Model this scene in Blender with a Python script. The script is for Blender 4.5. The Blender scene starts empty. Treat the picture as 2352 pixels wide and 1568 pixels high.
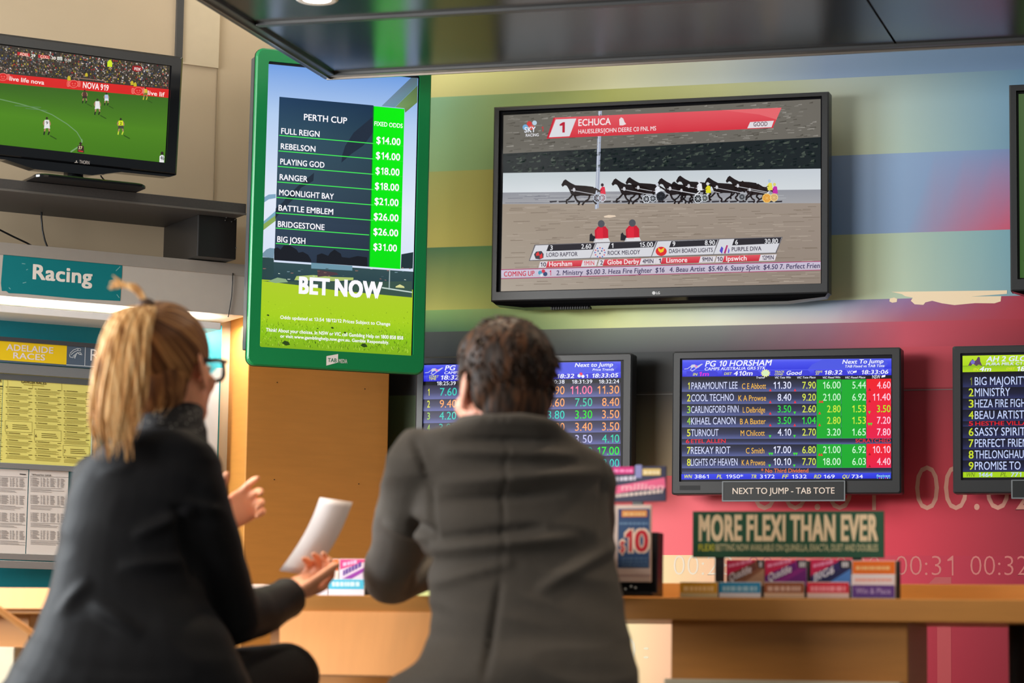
import bpy, bmesh, math, random
import numpy as np
from mathutils import Vector, Matrix, noise
random.seed(7)
SC = bpy.context.scene
COL = SC.collection
# ------------------------------------------------------------------ camera
F = 6249.0                                   # focal length in pixels of the 2352x1568 frame
PITCH, ROLL, YAW, ZC = math.radians(7.036), math.radians(.873), math.radians(16.467), .87
def _rz(v, a): return Vector((v[0]*math.cos(a)-v[1]*math.sin(a), v[0]*math.sin(a)+v[1]*math.cos(a), v[2]))
_cp, _sp, _c, _s = math.cos(PITCH), math.sin(PITCH), math.cos(ROLL), math.sin(ROLL)
CR = _rz((_c, -_s*_sp, _s*_cp), YAW); CU = _rz((-_s, -_c*_sp, _c*_cp), YAW); CF = _rz((0, _cp, _sp), YAW)
CAM = Vector((0, 0, ZC)); Z = Vector((0, 0, 1))
cd = bpy.data.cameras.new('camera'); cam = bpy.data.objects.new('camera', cd); COL.objects.link(cam)
cam.matrix_world = Matrix(((CR.x, CU.x, -CF.x, CAM.x), (CR.y, CU.y, -CF.y, CAM.y), (CR.z, CU.z, -CF.z, CAM.z), (0, 0, 0, 1)))
cd.sensor_width = 36; cd.lens = F*36/2352; cd.clip_end = 60
cd.dof.use_dof = True; cd.dof.focus_distance = 7.5; cd.dof.aperture_fstop = 2.6
SC.camera = cam
# ------------------------------------------------------------------ world, exposure, large lights
SC.view_settings.view_transform = 'Standard'; SC.view_settings.look = 'None'
SC.view_settings.exposure = 0.0; SC.view_settings.gamma = 1.0; SC.view_settings.use_curve_mapping = False
wd = bpy.data.worlds.new('world'); SC.world = wd; wd.use_nodes = True
wd.node_tree.nodes['Background'].inputs[0].default_value = (.80, .92, 1.0, 1)
wd.node_tree.nodes['Background'].inputs[1].default_value = .22
def area(name, loc, target, sx, sy, power, color, spread=math.pi):
    l = bpy.data.lights.new(name, 'AREA'); l.shape = 'RECTANGLE'; l.size = sx; l.size_y = sy
    l.energy = power; l.color = color; l.spread = spread
    o = bpy.data.objects.new(name, l); COL.objects.link(o); o.location = loc
    o.rotation_euler = (Vector(target)-Vector(loc)).to_track_quat('-Z', 'Y').to_euler(); return o
def spot(name, loc, target, power, color, angle=70, r=.05, blend=.6):
    l = bpy.data.lights.new(name, 'SPOT'); l.energy = power; l.color = color; l.spot_size = math.radians(angle)
    l.spot_blend = blend; l.shadow_soft_size = r
    o = bpy.data.objects.new(name, l); COL.objects.link(o); o.location = loc
    o.rotation_euler = (Vector(target)-Vector(loc)).to_track_quat('-Z', 'Y').to_euler(); return o
P_LAMP, P_LAMP_AIM = (-3.20, 6.79, 1.845), (-3.25, 6.84, 1.0)
WARM = (1.0, .80, .58); COOL = (.80, .92, 1.0)
area('shop_window_light', (-4.35, 4.95, 1.95), (-1.7, 5.4, 1.3), 1.2, 1.5, 135, (.90, .96, 1.0))
area('cabinet_lamp', P_LAMP, P_LAMP_AIM, .95, .05, 15, (1.0, .93, .84))
area('ceiling_fill', (-1.0, 3.6, 3.1), (-1.0, 5.4, 0), 3.0, .8, 9, WARM)  # unseen warm fill, added above and behind the two people
for x_ in (-2.75, -1.85, -.95, -.05, .85): spot('downlight_beam', (x_, 5.75, 2.46), (x_, 5.8, 0), 26, WARM, 105)
area('wall_washer', (-1.0, 7.05, 3.1), (-1.0, 7.75, 1.2), 4.5, .25, 9, (1.0, .95, .86))
area('front_window_light', (-4.8, 1.5, 2.15), (-.9, 7.5, 2.35), 2.3, 1.2, 30, (1.0, .97, .92), 1.1)

# ------------------------------------------------------------------ geometry helpers
def ray(x, y): return CF + CR*((x-1176)/F) - CU*((y-784)/F)
def W(x, y, d): return CAM + ray(x, y)*d
class Plane:
    """an upright (or tilted) plane: U right, V up, N toward the room"""
    def __init__(s, O, deg, tilt=0):
        a, t = math.radians(deg), math.radians(tilt)
        s.O = Vector(O); s.U = Vector((math.cos(a), math.sin(a), 0)); nh = Vector((s.U.y, -s.U.x, 0))
        s.N = nh*math.cos(t) - Z*math.sin(t); s.V = Z*math.cos(t) + nh*math.sin(t)
    def px(s, x, y):
        k = ray(x, y); t = (s.O-CAM).dot(s.N)/k.dot(s.N); q = CAM+k*t-s.O
        return q.dot(s.U), q.dot(s.V)
    def at(s, u, v, n=0): return s.O + s.U*u + s.V*v + s.N*n
    def pt(s, x, y, n=0): u, v = s.px(x, y); return s.at(u, v, n)
    def matrix(s):
        m = Matrix((s.U, -s.N, s.V)).transposed().to_4x4(); m.translation = s.O; return m
def lin(c):
    return tuple(((v/255)/12.92 if v/255 <= .04045 else ((v/255+.055)/1.055)**2.4) for v in c[:3])
MATS = {}
def mat(name, rgb, rough=.5, metal=0, spec=.5, var=.06, scale=30, bump=0, emit=0, sss=0, coat=0, stretch=(1, 1, 1)):
    if name in MATS: return MATS[name]
    m = bpy.data.materials.new(name); m.use_nodes = True; nt = m.node_tree; b = nt.nodes['Principled BSDF']
    c = lin(rgb); b.inputs['Roughness'].default_value = rough; b.inputs['Metallic'].default_value = metal
    b.inputs['Specular IOR Level'].default_value = spec
    tc = nt.nodes.new('ShaderNodeTexCoord'); mp = nt.nodes.new('ShaderNodeMapping'); mp.inputs['Scale'].default_value = stretch
    nz = nt.nodes.new('ShaderNodeTexNoise'); nz.inputs['Scale'].default_value = scale; nz.inputs['Detail'].default_value = 4
    nt.links.new(tc.outputs['Object'], mp.inputs[0]); nt.links.new(mp.outputs[0], nz.inputs['Vector'])
    mx = nt.nodes.new('ShaderNodeMix'); mx.data_type = 'RGBA'
    mx.inputs[6].default_value = (*[v*(1-var) for v in c], 1); mx.inputs[7].default_value = (*[min(1, v*(1+var)) for v in c], 1)
    nt.links.new(nz.outputs['Fac'], mx.inputs[0]); nt.links.new(mx.outputs[2], b.inputs['Base Color'])
    if bump:
        bp = nt.nodes.new('ShaderNodeBump'); bp.inputs['Strength'].default_value = bump; bp.inputs['Distance'].default_value = .004
        nt.links.new(nz.outputs['Fac'], bp.inputs['Height']); nt.links.new(bp.outputs[0], b.inputs['Normal'])
    if emit: b.inputs['Emission Color'].default_value = (*c, 1); b.inputs['Emission Strength'].default_value = emit
    if sss:
        b.inputs['Subsurface Weight'].default_value = sss; b.inputs['Subsurface Radius'].default_value = (.02, .006, .003)
    if coat: b.inputs['Coat Weight'].default_value = coat; b.inputs['Coat Roughness'].default_value = .05
    MATS[name] = m; return m
def attr_mat(name, emit, rough=.5, spec=.5, strength=1.0, noise_amt=0.0):
    """colours come from the printed or displayed picture itself (face-corner attribute 'ink')"""
    if name in MATS: return MATS[name]
    m = bpy.data.materials.new(name); m.use_nodes = True; nt = m.node_tree; b = nt.nodes['Principled BSDF']
    a = nt.nodes.new('ShaderNodeAttribute'); a.attribute_name = 'ink'
    b.inputs['Roughness'].default_value = rough; b.inputs['Specular IOR Level'].default_value = spec
    if emit:
        b.inputs['Base Color'].default_value = (.004, .004, .005, 1)
        nt.links.new(a.outputs['Color'], b.inputs['Emission Color']); b.inputs['Emission Strength'].default_value = strength
    else:
        nz = nt.nodes.new('ShaderNodeTexNoise'); nz.inputs['Scale'].default_value = 40
        mx = nt.nodes.new('ShaderNodeMix'); mx.data_type = 'RGBA'; mx.blend_type = 'MULTIPLY'; mx.inputs[0].default_value = noise_amt
        nt.links.new(a.outputs['Color'], mx.inputs[6]); nt.links.new(nz.outputs['Fac'], mx.inputs[7])
        nt.links.new(mx.outputs[2], b.inputs['Base Color'])
    MATS[name] = m; return m
SCREEN = attr_mat('screen_picture', True, .12, .35)
MATTE_SCREEN = attr_mat('screen_picture_matte', True, .35, .2)
PRINT = attr_mat('printed_ink', False, .55, .35)

def link(o, parent=None):
    COL.objects.link(o)
    if parent is not None: o.parent = parent
    return o
def tag(o, label=None, cat=None, group=None, kind=None):
    if label: o['label'] = label
    if cat: o['category'] = cat
    if group: o['group'] = group
    if kind: o['kind'] = kind
    return o
def thing(name, label, cat, where=None, group=None):
    o = bpy.data.objects.new(name, None); o.empty_display_size = .05
    if isinstance(where, Plane): o.matrix_world = where.matrix()
    elif isinstance(where, Matrix): o.matrix_world = where
    elif where is not None: o.location = where
    COL.objects.link(o); return tag(o, label, cat, group)

def rrect(u0, v0, u1, v1, r=0, n=5):
    if r <= 0: return [(u0, v0), (u1, v0), (u1, v1), (u0, v1)]
    out = []
    for cx, cy, a0 in ((u1-r, v0+r, -90), (u1-r, v1-r, 0), (u0+r, v1-r, 90), (u0+r, v0+r, 180)):
        for k in range(n+1):
            a = math.radians(a0+90*k/n); out.append((cx+r*math.cos(a), cy+r*math.sin(a)))
    return out
class MB:
    def __init__(s): s.bm = bmesh.new()
    def poly(s, pts): return s.bm.faces.new([s.bm.verts.new(p) for p in pts])
    def loft(s, loops, cap0=True, cap1=True, closed=True):
        vs = [[s.bm.verts.new(p) for p in l] for l in loops]
        for a, b in zip(vs, vs[1:]):
            n = len(a)
            for i in range(n if closed else n-1):
                j = (i+1) % n; s.bm.faces.new((a[i], a[j], b[j], b[i]))
        if cap0: s.bm.faces.new(vs[0][::-1])
        if cap1: s.bm.faces.new(vs[-1])
        return s
    def box(s, x0, y0, z0, x1, y1, z1, bev=0):
        x0, x1 = min(x0, x1), max(x0, x1); y0, y1 = min(y0, y1), max(y0, y1); z0, z1 = min(z0, z1), max(z0, z1)
        q = lambda z, i: [(x0+i, y0+i, z), (x1-i, y0+i, z), (x1-i, y1-i, z), (x0+i, y1-i, z)]
        b = min(bev, (x1-x0)*.45, (y1-y0)*.45, (z1-z0)*.45)
        if b <= 0: return s.loft([q(z0, 0), q(z1, 0)])
        lp = lambda z, i: [(p[0], p[1], z) for p in rrect(x0+i, y0+i, x1-i, y1-i, b, 2)]
        return s.loft([lp(z0, b*.5), lp(z0+b*.15, b*.15), lp(z0+b*.5, 0), lp(z1-b*.5, 0), lp(z1-b*.15, b*.15), lp(z1, b*.5)])
    def slab(s, loop, y0, y1, bev=0):
        """2-D outline (x,z) extruded along local y (front y0 < back y1)"""
        f = lambda y: [(p[0], y, p[1]) for p in loop]
        return s.loft([f(y0), f(y1)])
    def tube(s, pts, rad, n=10, cap=True):
        pts = [Vector(p) for p in pts]
        if not hasattr(rad, '__len__'): rad = [rad]*len(pts)
        t = (pts[1]-pts[0]).normalized(); up = Vector((0, 0, 1)) if abs(t.z) < .9 else Vector((1, 0, 0))
        a = t.cross(up).normalized(); loops = []
        if cap == 'round':
            e0 = (pts[0]-pts[1]).normalized(); e1 = (pts[-1]-pts[-2]).normalized()
            P0 = [pts[0]+e0*rad[0]*k for k in (.98, .8, .45)]; R0 = [rad[0]*k for k in (.2, .6, .893)]
            P1 = [pts[-1]+e1*rad[-1]*k for k in (.45, .8, .98)]; R1 = [rad[-1]*k for k in (.893, .6, .2)]
            pts = P0+pts+P1; rad = R0+list(rad)+R1
        for i, p in enumerate(pts):
            t = ((pts[min(i+1, len(pts)-1)]-pts[max(i-1, 0)])).normalized()
            a = (a-t*a.dot(t)).normalized(); b = t.cross(a)
            loops.append([p+(a*math.cos(k*2*math.pi/n)+b*math.sin(k*2*math.pi/n))*rad[i] for k in range(n)])
        return s.loft(loops)
    def sections(s, secs, n=24, power=2.0):
        """secs: (center, axisA*halfA, axisB*halfB); rounded ends"""
        loops = []
        for c, A, B in secs:
            l = []
            for k in range(n):
                th = k*2*math.pi/n; ca, sa = math.cos(th), math.sin(th)
                e = 2/power; l.append(Vector(c)+Vector(A)*math.copysign(abs(ca)**e, ca)+Vector(B)*math.copysign(abs(sa)**e, sa))
            loops.append(l)
        return s.loft(loops)
    def ellipsoid(s, c, A, B, C, n=16, m=10):
        c, A, B, C = Vector(c), Vector(A), Vector(B), Vector(C); loops = []
        for i in range(1, m):
            ph = -math.pi/2+math.pi*i/m
            loops.append([c+C*math.sin(ph)+(A*math.cos(k*2*math.pi/n)+B*math.sin(k*2*math.pi/n))*math.cos(ph) for k in range(n)])
        return s.loft(loops)
    def lathe(s, prof, c=(0, 0, 0), n=20):
        c = Vector(c)
        return s.loft([[c+Vector((r*math.cos(k*2*math.pi/n), r*math.sin(k*2*math.pi/n), z)) for k in range(n)] for r, z in prof])
    def mesh(s, name):
        bmesh.ops.recalc_face_normals(s.bm, faces=s.bm.faces[:])
        me = bpy.data.meshes.new(name); s.bm.to_mesh(me); s.bm.free(); return me
    def obj(s, name, m, parent=None, smooth=False):
        me = s.mesh(name); me.materials.append(m)
        if smooth:
            for p in me.polygons: p.use_smooth = True
        return link(bpy.data.objects.new(name, me), parent)

# ------------------------------------------------------------------ lettering and pictures
_TXT, _CH = {}, {}
def _outline(t, thin=0):
    cu = bpy.data.curves.new('t', 'FONT'); cu.body = t; cu.size = 1; cu.resolution_u = 3; cu.offset = thin; cu.fill_mode = 'FRONT'
    o = bpy.data.objects.new('t', cu); COL.objects.link(o)
    dg = bpy.context.evaluated_depsgraph_get(); me = bpy.data.meshes.new_from_object(o.evaluated_get(dg), depsgraph=dg)
    V = [(v.co.x, v.co.y) for v in me.vertices]; Fc = [tuple(p.vertices) for p in me.polygons]
    bpy.data.objects.remove(o); bpy.data.curves.remove(cu); bpy.data.meshes.remove(me); return V, Fc
def _wide(V): return max(v[0] for v in V)-min(v[0] for v in V)
def _char(ch, thin):
    if (ch, thin) not in _CH:
        V, Fc = _outline(ch, thin); l = min(v[0] for v in _outline('H'+ch+'H')[0]); adv = _wide(_outline('H'+ch+'H')[0])-_wide(_outline('HH')[0])
        if ch == '1':                                       # a one with a flag, as on the screens
            w = .085+thin*2; x = .27; C_ = max(v[1] for v in _outline('H')[0])
            V = [(x, 0), (x+w, 0), (x+w, C_), (x+w*.3, C_), (x-.15, C_*.80), (x-.15, C_*.80-w*.95), (x, C_*.83-w*.8)]; Fc = [tuple(range(7))]; adv = .46
        _CH[(ch, thin)] = (V, Fc, adv)
    return _CH[(ch, thin)]
def glyphs(s, bold):
    """outline mesh of a line of lettering; heavier weights are set by overprinting slightly shifted copies"""
    key = (s, bold)
    if key in _TXT: return _TXT[key]
    thin = min(0, bold); b = max(0, bold); V, Fc, x = [], [], 0
    sh = [(0, 0)] if b <= 0 else [(-b, -b*.6), (b, -b*.6), (b, b*.6), (-b, b*.6)]+([(0, 0)] if b > .02 else [])
    for ch in s:
        if ch == ' ': x += .26; continue
        v, f, adv = _char(ch, thin)
        for q_, (dx, dy) in enumerate(sh):
            k = len(V); V += [(x+p[0]+dx, p[1]+dy, q_*.00002) for p in v]; Fc += [tuple(i+k for i in q) for q in f]
        x += adv+b*.8
    _TXT[key] = (V, Fc); return _TXT[key]
CAP = max(v[1] for v in _outline('H')[0])
class Canvas:
    """a flat picture (print or display) on a plane; x,y are read off zoomed crops of the photograph and turned into plane u,v"""
    def __init__(s, plane, off=0.0, step=.00012):
        s.p = plane; s.off = off; s.step = step; s.V = []; s.F = []; s.C = []; s.crop(0, 0, 1)
    def crop(s, x0, y0, k): s.c = (x0, y0, k); return s
    def uv(s, x, y): return s.p.px(s.c[0]+x/s.c[2], s.c[1]+y/s.c[2])
    def add(s, uvs, cols, layer):
        b = len(s.V); n = -(s.off+layer*s.step)
        s.V += [(u, n, v) for u, v in uvs]; s.F.append(tuple(range(b, b+len(uvs)))); s.C.append(cols)
    def poly(s, pts, col, layer=1):
        uvs = [s.uv(*p) for p in pts]
        if isinstance(col[0], (tuple, list)): cols = [lin(c) for c in col]
        else: cols = [lin(col)]*len(pts)
        s.add(uvs, cols, layer)
    def rect(s, x0, y0, x1, y1, col, layer=1, col2=None, right=False):
        """plane-aligned rectangle; y read at x0 (or at x1 with right)"""
        xr = x1 if right else x0
        u0 = s.uv(x0, (y0+y1)/2)[0]; u1 = s.uv(x1, (y0+y1)/2)[0]; v0 = s.uv(xr, y0)[1]; v1 = s.uv(xr, y1)[1]
        a = lin(col); b = lin(col2) if col2 else a
        s.add([(u0, v1), (u1, v1), (u1, v0), (u0, v0)], [b, b, a, a], layer)
    def text(s, t, x0, y, h, col, x1=None, xr=None, bold=.012, shear=0, layer=6, adv=None, mid=False):
        """baseline starts at (x0,y); cap height h; fitted to end at x1; xr right-aligns"""
        bold *= .62 if bold > 0 else 1
        V, Fc = glyphs(t, bold)
        if not V: return
        mn = min(v[0] for v in V); mxx = max(v[0] for v in V); w = mxx-mn
        yy = y
        if x0 is None: x0 = xr-(adv if adv else h*w/CAP*.8); x1 = xr
        u0, v0 = s.uv(x0, yy); hv = s.uv(x0, yy-h)[1]-v0; sy = hv/CAP
        sx = (s.uv(x1, yy)[0]-u0)/w if x1 is not None else sy*.85
        col = lin(col); n = -(s.off+layer*s.step); b = len(s.V)
        s.V += [(u0+(vx-mn)*sx+shear*vy*sy, n-k_, v0+vy*sy) for vx, vy, k_ in V]
        for f in Fc: s.F.append(tuple(i+b for i in f)); s.C.append([col]*len(f))
    def disc(s, x, y, rx, ry, col, layer=3, n=16, rot=0):
        s.poly([(x+rx*math.cos(k*2*math.pi/n), y+ry*math.sin(k*2*math.pi/n)) for k in range(n)], col, layer)
    def line(s, pts, w, col, layer=3):
        for (xa, ya), (xb, yb) in zip(pts, pts[1:]):
            l = math.hypot(xb-xa, yb-ya) or 1; dx, dy = -(yb-ya)/l*w/2, (xb-xa)/l*w/2
            s.poly([(xa+dx, ya+dy), (xb+dx, yb+dy), (xb-dx, yb-dy), (xa-dx, ya-dy)], col, layer)
    def ring(s, x, y, rx, ry, w, col, layer=3, n=18):
        s.line([(x+rx*math.cos(k*2*math.pi/n), y+ry*math.sin(k*2*math.pi/n)) for k in range(n+1)], w, col, layer)
    def obj(s, name, m, parent=None):
        me = bpy.data.meshes.new(name); me.from_pydata(s.V, [], s.F)
        at = me.color_attributes.new('ink', 'FLOAT_COLOR', 'CORNER'); buf = []
        for cs in s.C:
            for c in cs: buf += [c[0], c[1], c[2], 1.0]
        at.data.foreach_set('color', buf)
        # every face looks out of the picture (-y)
        bm = bmesh.new(); bm.from_mesh(me)
        for f in bm.faces:
            f.normal_update()
            if f.normal.y > 0: f.normal_flip()
        bm.to_mesh(me); bm.free(); me.materials.append(m)
        return link(bpy.data.objects.new(name, me), parent)

# ------------------------------------------------------------------ the setting
P_MON = Plane(W(1808, 970, 7.5), 0)
P_WALL = Plane(P_MON.O - P_MON.N*.11, 0)
P_PIL = Plane(W(892, 1000, 7.85), 45)                    # pillar face, parallel to the left wall
P_LEFT = Plane(P_PIL.O - P_PIL.N*.14, 45)
LAM = mat('maple_laminate', (198, 132, 58), .42, var=.10, scale=9, stretch=(1, 1, 8))
PLASTER = mat('beige_wall_paint', (198, 176, 146), .85, var=.05, scale=6)
CEIL = 3.4
FLOOR_M = mat('grey_vinyl_floor', (120, 116, 110), .5, var=.15, scale=5)
m = MB(); m.box(-9, -4.5, -.05, 5, 12, 0); tag(m.obj('floor', FLOOR_M), kind='structure')
m = MB(); m.box(-9, -4.5, CEIL, 5, 12, CEIL+.05); tag(m.obj('ceiling', mat('white_ceiling', (225, 222, 215), .9)), kind='structure')
# wall with the television pictures on it (photo right)
wl = bpy.data.objects.new('wall_right', None)
m = MB()
xc = P_WALL.px(760, 700)[0]; xe = P_WALL.px(2900, 700)[0]
m.box(xc, .003, -P_WALL.O.z, xe, .12, CEIL-P_WALL.O.z)
wr = m.obj('wall_right', PLASTER); wr.matrix_world = P_WALL.matrix(); tag(wr, kind='structure')
mu = Canvas(P_WALL, off=.0)
XS = [760, 1000, 1130, 1400, 1650, 1900, 2080, 2352, 2900]
def band(y0, y1, top, bot=None, layer=0):
    bot = bot or top; v0 = P_WALL.px(1900, y0)[1]; v1 = P_WALL.px(1900, y1)[1]
    us = [P_WALL.px(x, 700)[0] for x in XS]; G = 1.42
    f = lambda c: tuple(min(.93, v*G) for v in lin(c))
    top = list(top)+[top[-1]]*(9-len(top)); bot = list(bot)+[bot[-1]]*(9-len(bot))
    for i in range(8):
        N = 4
        for k in range(N):
            a, b = k/N, (k+1)/N; mixc = lambda cs, t: tuple(cs[i][q]*(1-t)+cs[i+1][q]*t for q in range(3))
            ua, ub = us[i]*(1-a)+us[i+1]*a, us[i]*(1-b)+us[i+1]*b
            mu.add([(ua, v1), (ub, v1), (ub, v0), (ua, v0)], [f(mixc(bot, a)), f(mixc(bot, b)), f(mixc(top, b)), f(mixc(top, a))], layer)
band(-900, 180.6, [(176, 170, 108), (180, 174, 112), (180, 178, 118), (188, 186, 150), (168, 174, 168), (118, 136, 162), (104, 128, 156), (92, 118, 150)])
band(180.6, 358.3, [(112, 150, 118), (118, 156, 120), (128, 152, 100), (150, 152, 85), (165, 166, 118), (152, 160, 150), (132, 150, 150), (88, 122, 148)],
     [(130, 160, 110), (130, 160, 108), (130, 158, 100), (140, 152, 92), (160, 165, 120), (160, 162, 132), (132, 150, 142), (88, 122, 145)])
band(358.3, 540, [(120, 150, 90), (150, 152, 85), (160, 156, 80), (150, 155, 100), (130, 145, 130), (112, 130, 158), (108, 130, 158), (95, 112, 150)],
     [(160, 152, 76), (172, 160, 76), (166, 158, 78), (150, 155, 100), (130, 145, 130), (106, 132, 165), (108, 128, 155), (175, 62, 84)])
band(540, 689.7, [(58, 98, 62), (64, 104, 64), (84, 125, 72), (120, 150, 100), (140, 155, 110), (150, 158, 118), (140, 156, 140), (95, 136, 150)],
     [(150, 150, 72), (170, 168, 82), (160, 165, 85), (175, 178, 120), (175, 178, 125), (165, 170, 135), (150, 165, 145), (100, 135, 148)])
band(689.7, 742, [(105, 145, 80), (120, 158, 88), (140, 165, 100), (172, 182, 122), (150, 165, 160), (112, 135, 155), (118, 92, 130), (140, 42, 58)],
     [(40, 70, 48), (55, 90, 58), (85, 125, 75), (178, 182, 125), (190, 188, 165), (165, 150, 150), (140, 76, 92), (140, 38, 52)])
band(742, 800, [(38, 42, 40), (50, 54, 50), (72, 76, 68), (92, 98, 86), (100, 102, 98), (120, 86, 100), (160, 64, 80), (135, 36, 48)],
     [(14, 18, 18), (22, 25, 25), (36, 38, 38), (52, 54, 54), (64, 60, 62), (112, 64, 78), (165, 62, 76), (120, 32, 44)])
band(800, 893, [(12, 16, 18), (14, 18, 18), (22, 25, 25), (38, 41, 41), (50, 50, 50), (92, 44, 52), (165, 58, 70), (150, 48, 62)])
band(893, 1090, [(26, 32, 20), (52, 72, 40), (42, 48, 36), (42, 44, 44), (58, 52, 50), (100, 38, 44), (135, 42, 54), (135, 40, 54)],
     [(44, 44, 20), (66, 80, 46), (84, 94, 62), (132, 140, 104), (160, 118, 96), (190, 56, 68), (185, 50, 66), (160, 44, 60)])  # right end: shadow between the monitors painted into the darker top
band(1090, 1275, [(200, 80, 80), (220, 90, 90), (235, 95, 98), (242, 98, 102), (232, 88, 96), (205, 60, 76), (190, 52, 68), (140, 36, 50)])
band(1275, 1345, [(228, 205, 145), (228, 205, 145), (228, 205, 145), (230, 208, 148), (228, 168, 134), (192, 80, 86), (182, 52, 70), (145, 36, 54)])
band(1345, 1428, [(190, 190, 120), (190, 192, 122), (192, 196, 126), (195, 200, 130), (215, 130, 108), (175, 50, 66), (170, 46, 62), (140, 34, 50)])
band(1428, 2600, [(200, 205, 140), (205, 208, 150), (215, 208, 150), (222, 208, 156), (222, 140, 120), (170, 46, 62), (165, 44, 60), (130, 32, 46)],
     [(200, 180, 140)]*4+[(205, 120, 105), (165, 44, 60), (155, 40, 56), (120, 28, 42)])
for t, x0, x1 in (('00:01', 1727, 2012), ('00:02', 2102, 2387)):
    mu.text(t, x0, 1172, 104, (222, 158, 140), x1=x1, bold=-.012, layer=3)
mu.text('00:28', 1547, 1320, 45, (238, 220, 196), x1=1682, bold=-.015, layer=3)
for t, x0 in (('00:29', 1718), ('00:30', 1888), ('00:31', 2057), ('00:32', 2229)):
    mu.text(t, x0, 1320.5, 45, (216, 128, 122), x1=x0+133, bold=-.015, layer=3)
for k in range(5): mu.rect(2083, 1430+k*45-(0 if k else 8), 2110, 1456+k*45, (214, 122, 116), 3)
mu.rect(2153, 1426, 2185, 1700, (196, 82, 86), 3)
mu.poly([(2148, 1325), (2185, 1325), (2185, 1340), (2133, 1340)], (196, 92, 94), 3)
mu.text('0', 1418, 1520, 58, (236, 226, 196), x1=1460, bold=-.015, layer=3)
mu.text(':', 1478, 1512, 40, (236, 226, 196), x1=1490, bold=-.01, layer=3)
# torn strip where the printed film has peeled off the wall
mu.crop(1900, 60, 2.239)
mu.poly([(330, 1366), (925, 1358), (924, 1376), (740, 1390), (895, 1388), (892, 1415), (860, 1425), (760, 1424), (655, 1434), (590, 1425), (540, 1412), (505, 1420), (495, 1433), (450, 1430), (430, 1412), (440, 1396), (400, 1388), (385, 1378)], (238, 215, 180), 4)
mu.poly([(322, 1400), (345, 1395), (360, 1402), (358, 1418), (335, 1422), (320, 1415)], (238, 215, 180), 4)
mu.crop(0, 0, 1)
mu.poly([(1440, 905.5), (2352, 890.3), (2352, 892), (1440, 907.3)], (120, 120, 118), 5)
mo = mu.obj('mural', PRINT, wr)
tag(mo, 'printed mural of colour bands and clock digits')
# left wall (45 degrees), its beige boards
m = MB(); uL = -3.6; uR = (P_WALL.pt(870, 900)-P_LEFT.O).dot(P_LEFT.U)+.35
uR = (P_WALL.O.y-P_LEFT.O.y)/math.sin(math.radians(45))
m.box(uL, 0, -P_LEFT.O.z, uR, .12, CEIL-P_LEFT.O.z)
o = m.obj('wall_left', PLASTER); o.matrix_world = P_LEFT.matrix(); tag(o, kind='structure')
def on_left(off): return Plane(P_LEFT.O+P_LEFT.N*off, 45)
def lbox(pl, name, m_, x0, y0, x1, y1, back, parent=None, kind=None, front=0.0, bev=0, yx=None):
    """box on a plane from the pixel corners of its front face; back = thickness behind the face"""
    u0, v0 = pl.px(x0, y0); u1 = pl.px(x1, y0)[0]; v1 = pl.px(x0, y1)[1]
    b = MB(); b.box(u0, -front, v1, u1, back, v0, bev); o = b.obj(name, m_, parent)
    if parent is None: o.matrix_world = pl.matrix()
    if kind: tag(o, kind=kind)
    return o
P1 = on_left(.012)
lbox(P1, 'trim_1', mat('dark_trim', (66, 64, 62), .5), 413, -160, 428, 141, .012, kind='structure')
lbox(on_left(.008), 'trim_2', mat('cream_board', (205, 186, 156), .8), 428, -160, 511, 147, .008, kind='structure')
lbox(on_left(.003), 'trim_3', mat('board_joint', (150, 130, 104), .9), 498.5, 150, 500, 470, .003, kind='structure')
# corner pillar clad in maple laminate
u0 = P_PIL.px(566, 1000)[0]; u1 = P_PIL.px(892, 1000)[0]; zt = P_PIL.px(700, 700)[1]
m = MB(); m.box(u0, 0, -P_PIL.O.z, u1, .14, zt, .003)
o = m.obj('pillar', LAM); o.matrix_world = P_PIL.matrix(); tag(o, kind='structure')
m = MB()
for x, y in ((636.5, 878), (630, 1101), (824, 1111), (838, 893)):
    u, v = P_PIL.px(x, y); m.slab([(u+.0018*math.cos(k), v+.0018*math.sin(k)) for k in (0, 1.05, 2.1, 3.14, 4.2, 5.2)], -.0006, 0)
m.obj('screw_hole', mat('screw_black', (30, 22, 12), .8), o)

# ------------------------------------------------------------------ dark bulkhead hanging in front of the wall
YB = 6.87
k_ = ray(746.1, 179.5); ZB = ZC+k_.z*YB/k_.y; XB = k_.x*YB/k_.y
def on_z(x, y, z=None): k = ray(x, y); z = ZB if z is None else z; t = (z-ZC)/k.z; return CAM+k*t
BLK = mat('black_aluminium', (62, 63, 64), .34, .0, .6, var=.03)
MESH = mat('black_mesh_panel', (40, 41, 41), .17, 0, .62, var=.1, scale=60)
nt = MESH.node_tree; b_ = nt.nodes['Principled BSDF']
vo = nt.nodes.new('ShaderNodeTexVoronoi'); vo.inputs['Scale'].default_value = 330; vo.inputs['Randomness'].default_value = 0
tcn = [n for n in nt.nodes if n.type == 'TEX_COORD'][0]; nt.links.new(tcn.outputs['Object'], vo.inputs['Vector'])
bp = nt.nodes.new('ShaderNodeBump'); bp.inputs['Strength'].default_value = .10; bp.inputs['Distance'].default_value = .0015
nt.links.new(vo.outputs['Distance'], bp.inputs['Height']); nt.links.new(bp.outputs[0], b_.inputs['Normal'])
Y0 = 5.3; X1 = XB+4.2
bulk = thing('bulkhead', 'long black mesh-bottomed bulkhead hanging above the wall screens', 'ceiling bulkhead', Vector((XB, YB, ZB)))
RW = .045
yj = on_z(900, 40).y-YB; xj = on_z(2020, 46).x-XB
m = MB()
for bx in ((0, -RW, X1-XB, 0), (0, Y0-YB, RW, -RW), (RW, yj-.012, X1-XB, yj+.012)):
    m.box(bx[0], bx[1], -.004, bx[2], bx[3], .03, .004)
m.obj('rim', BLK, bulk)
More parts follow.
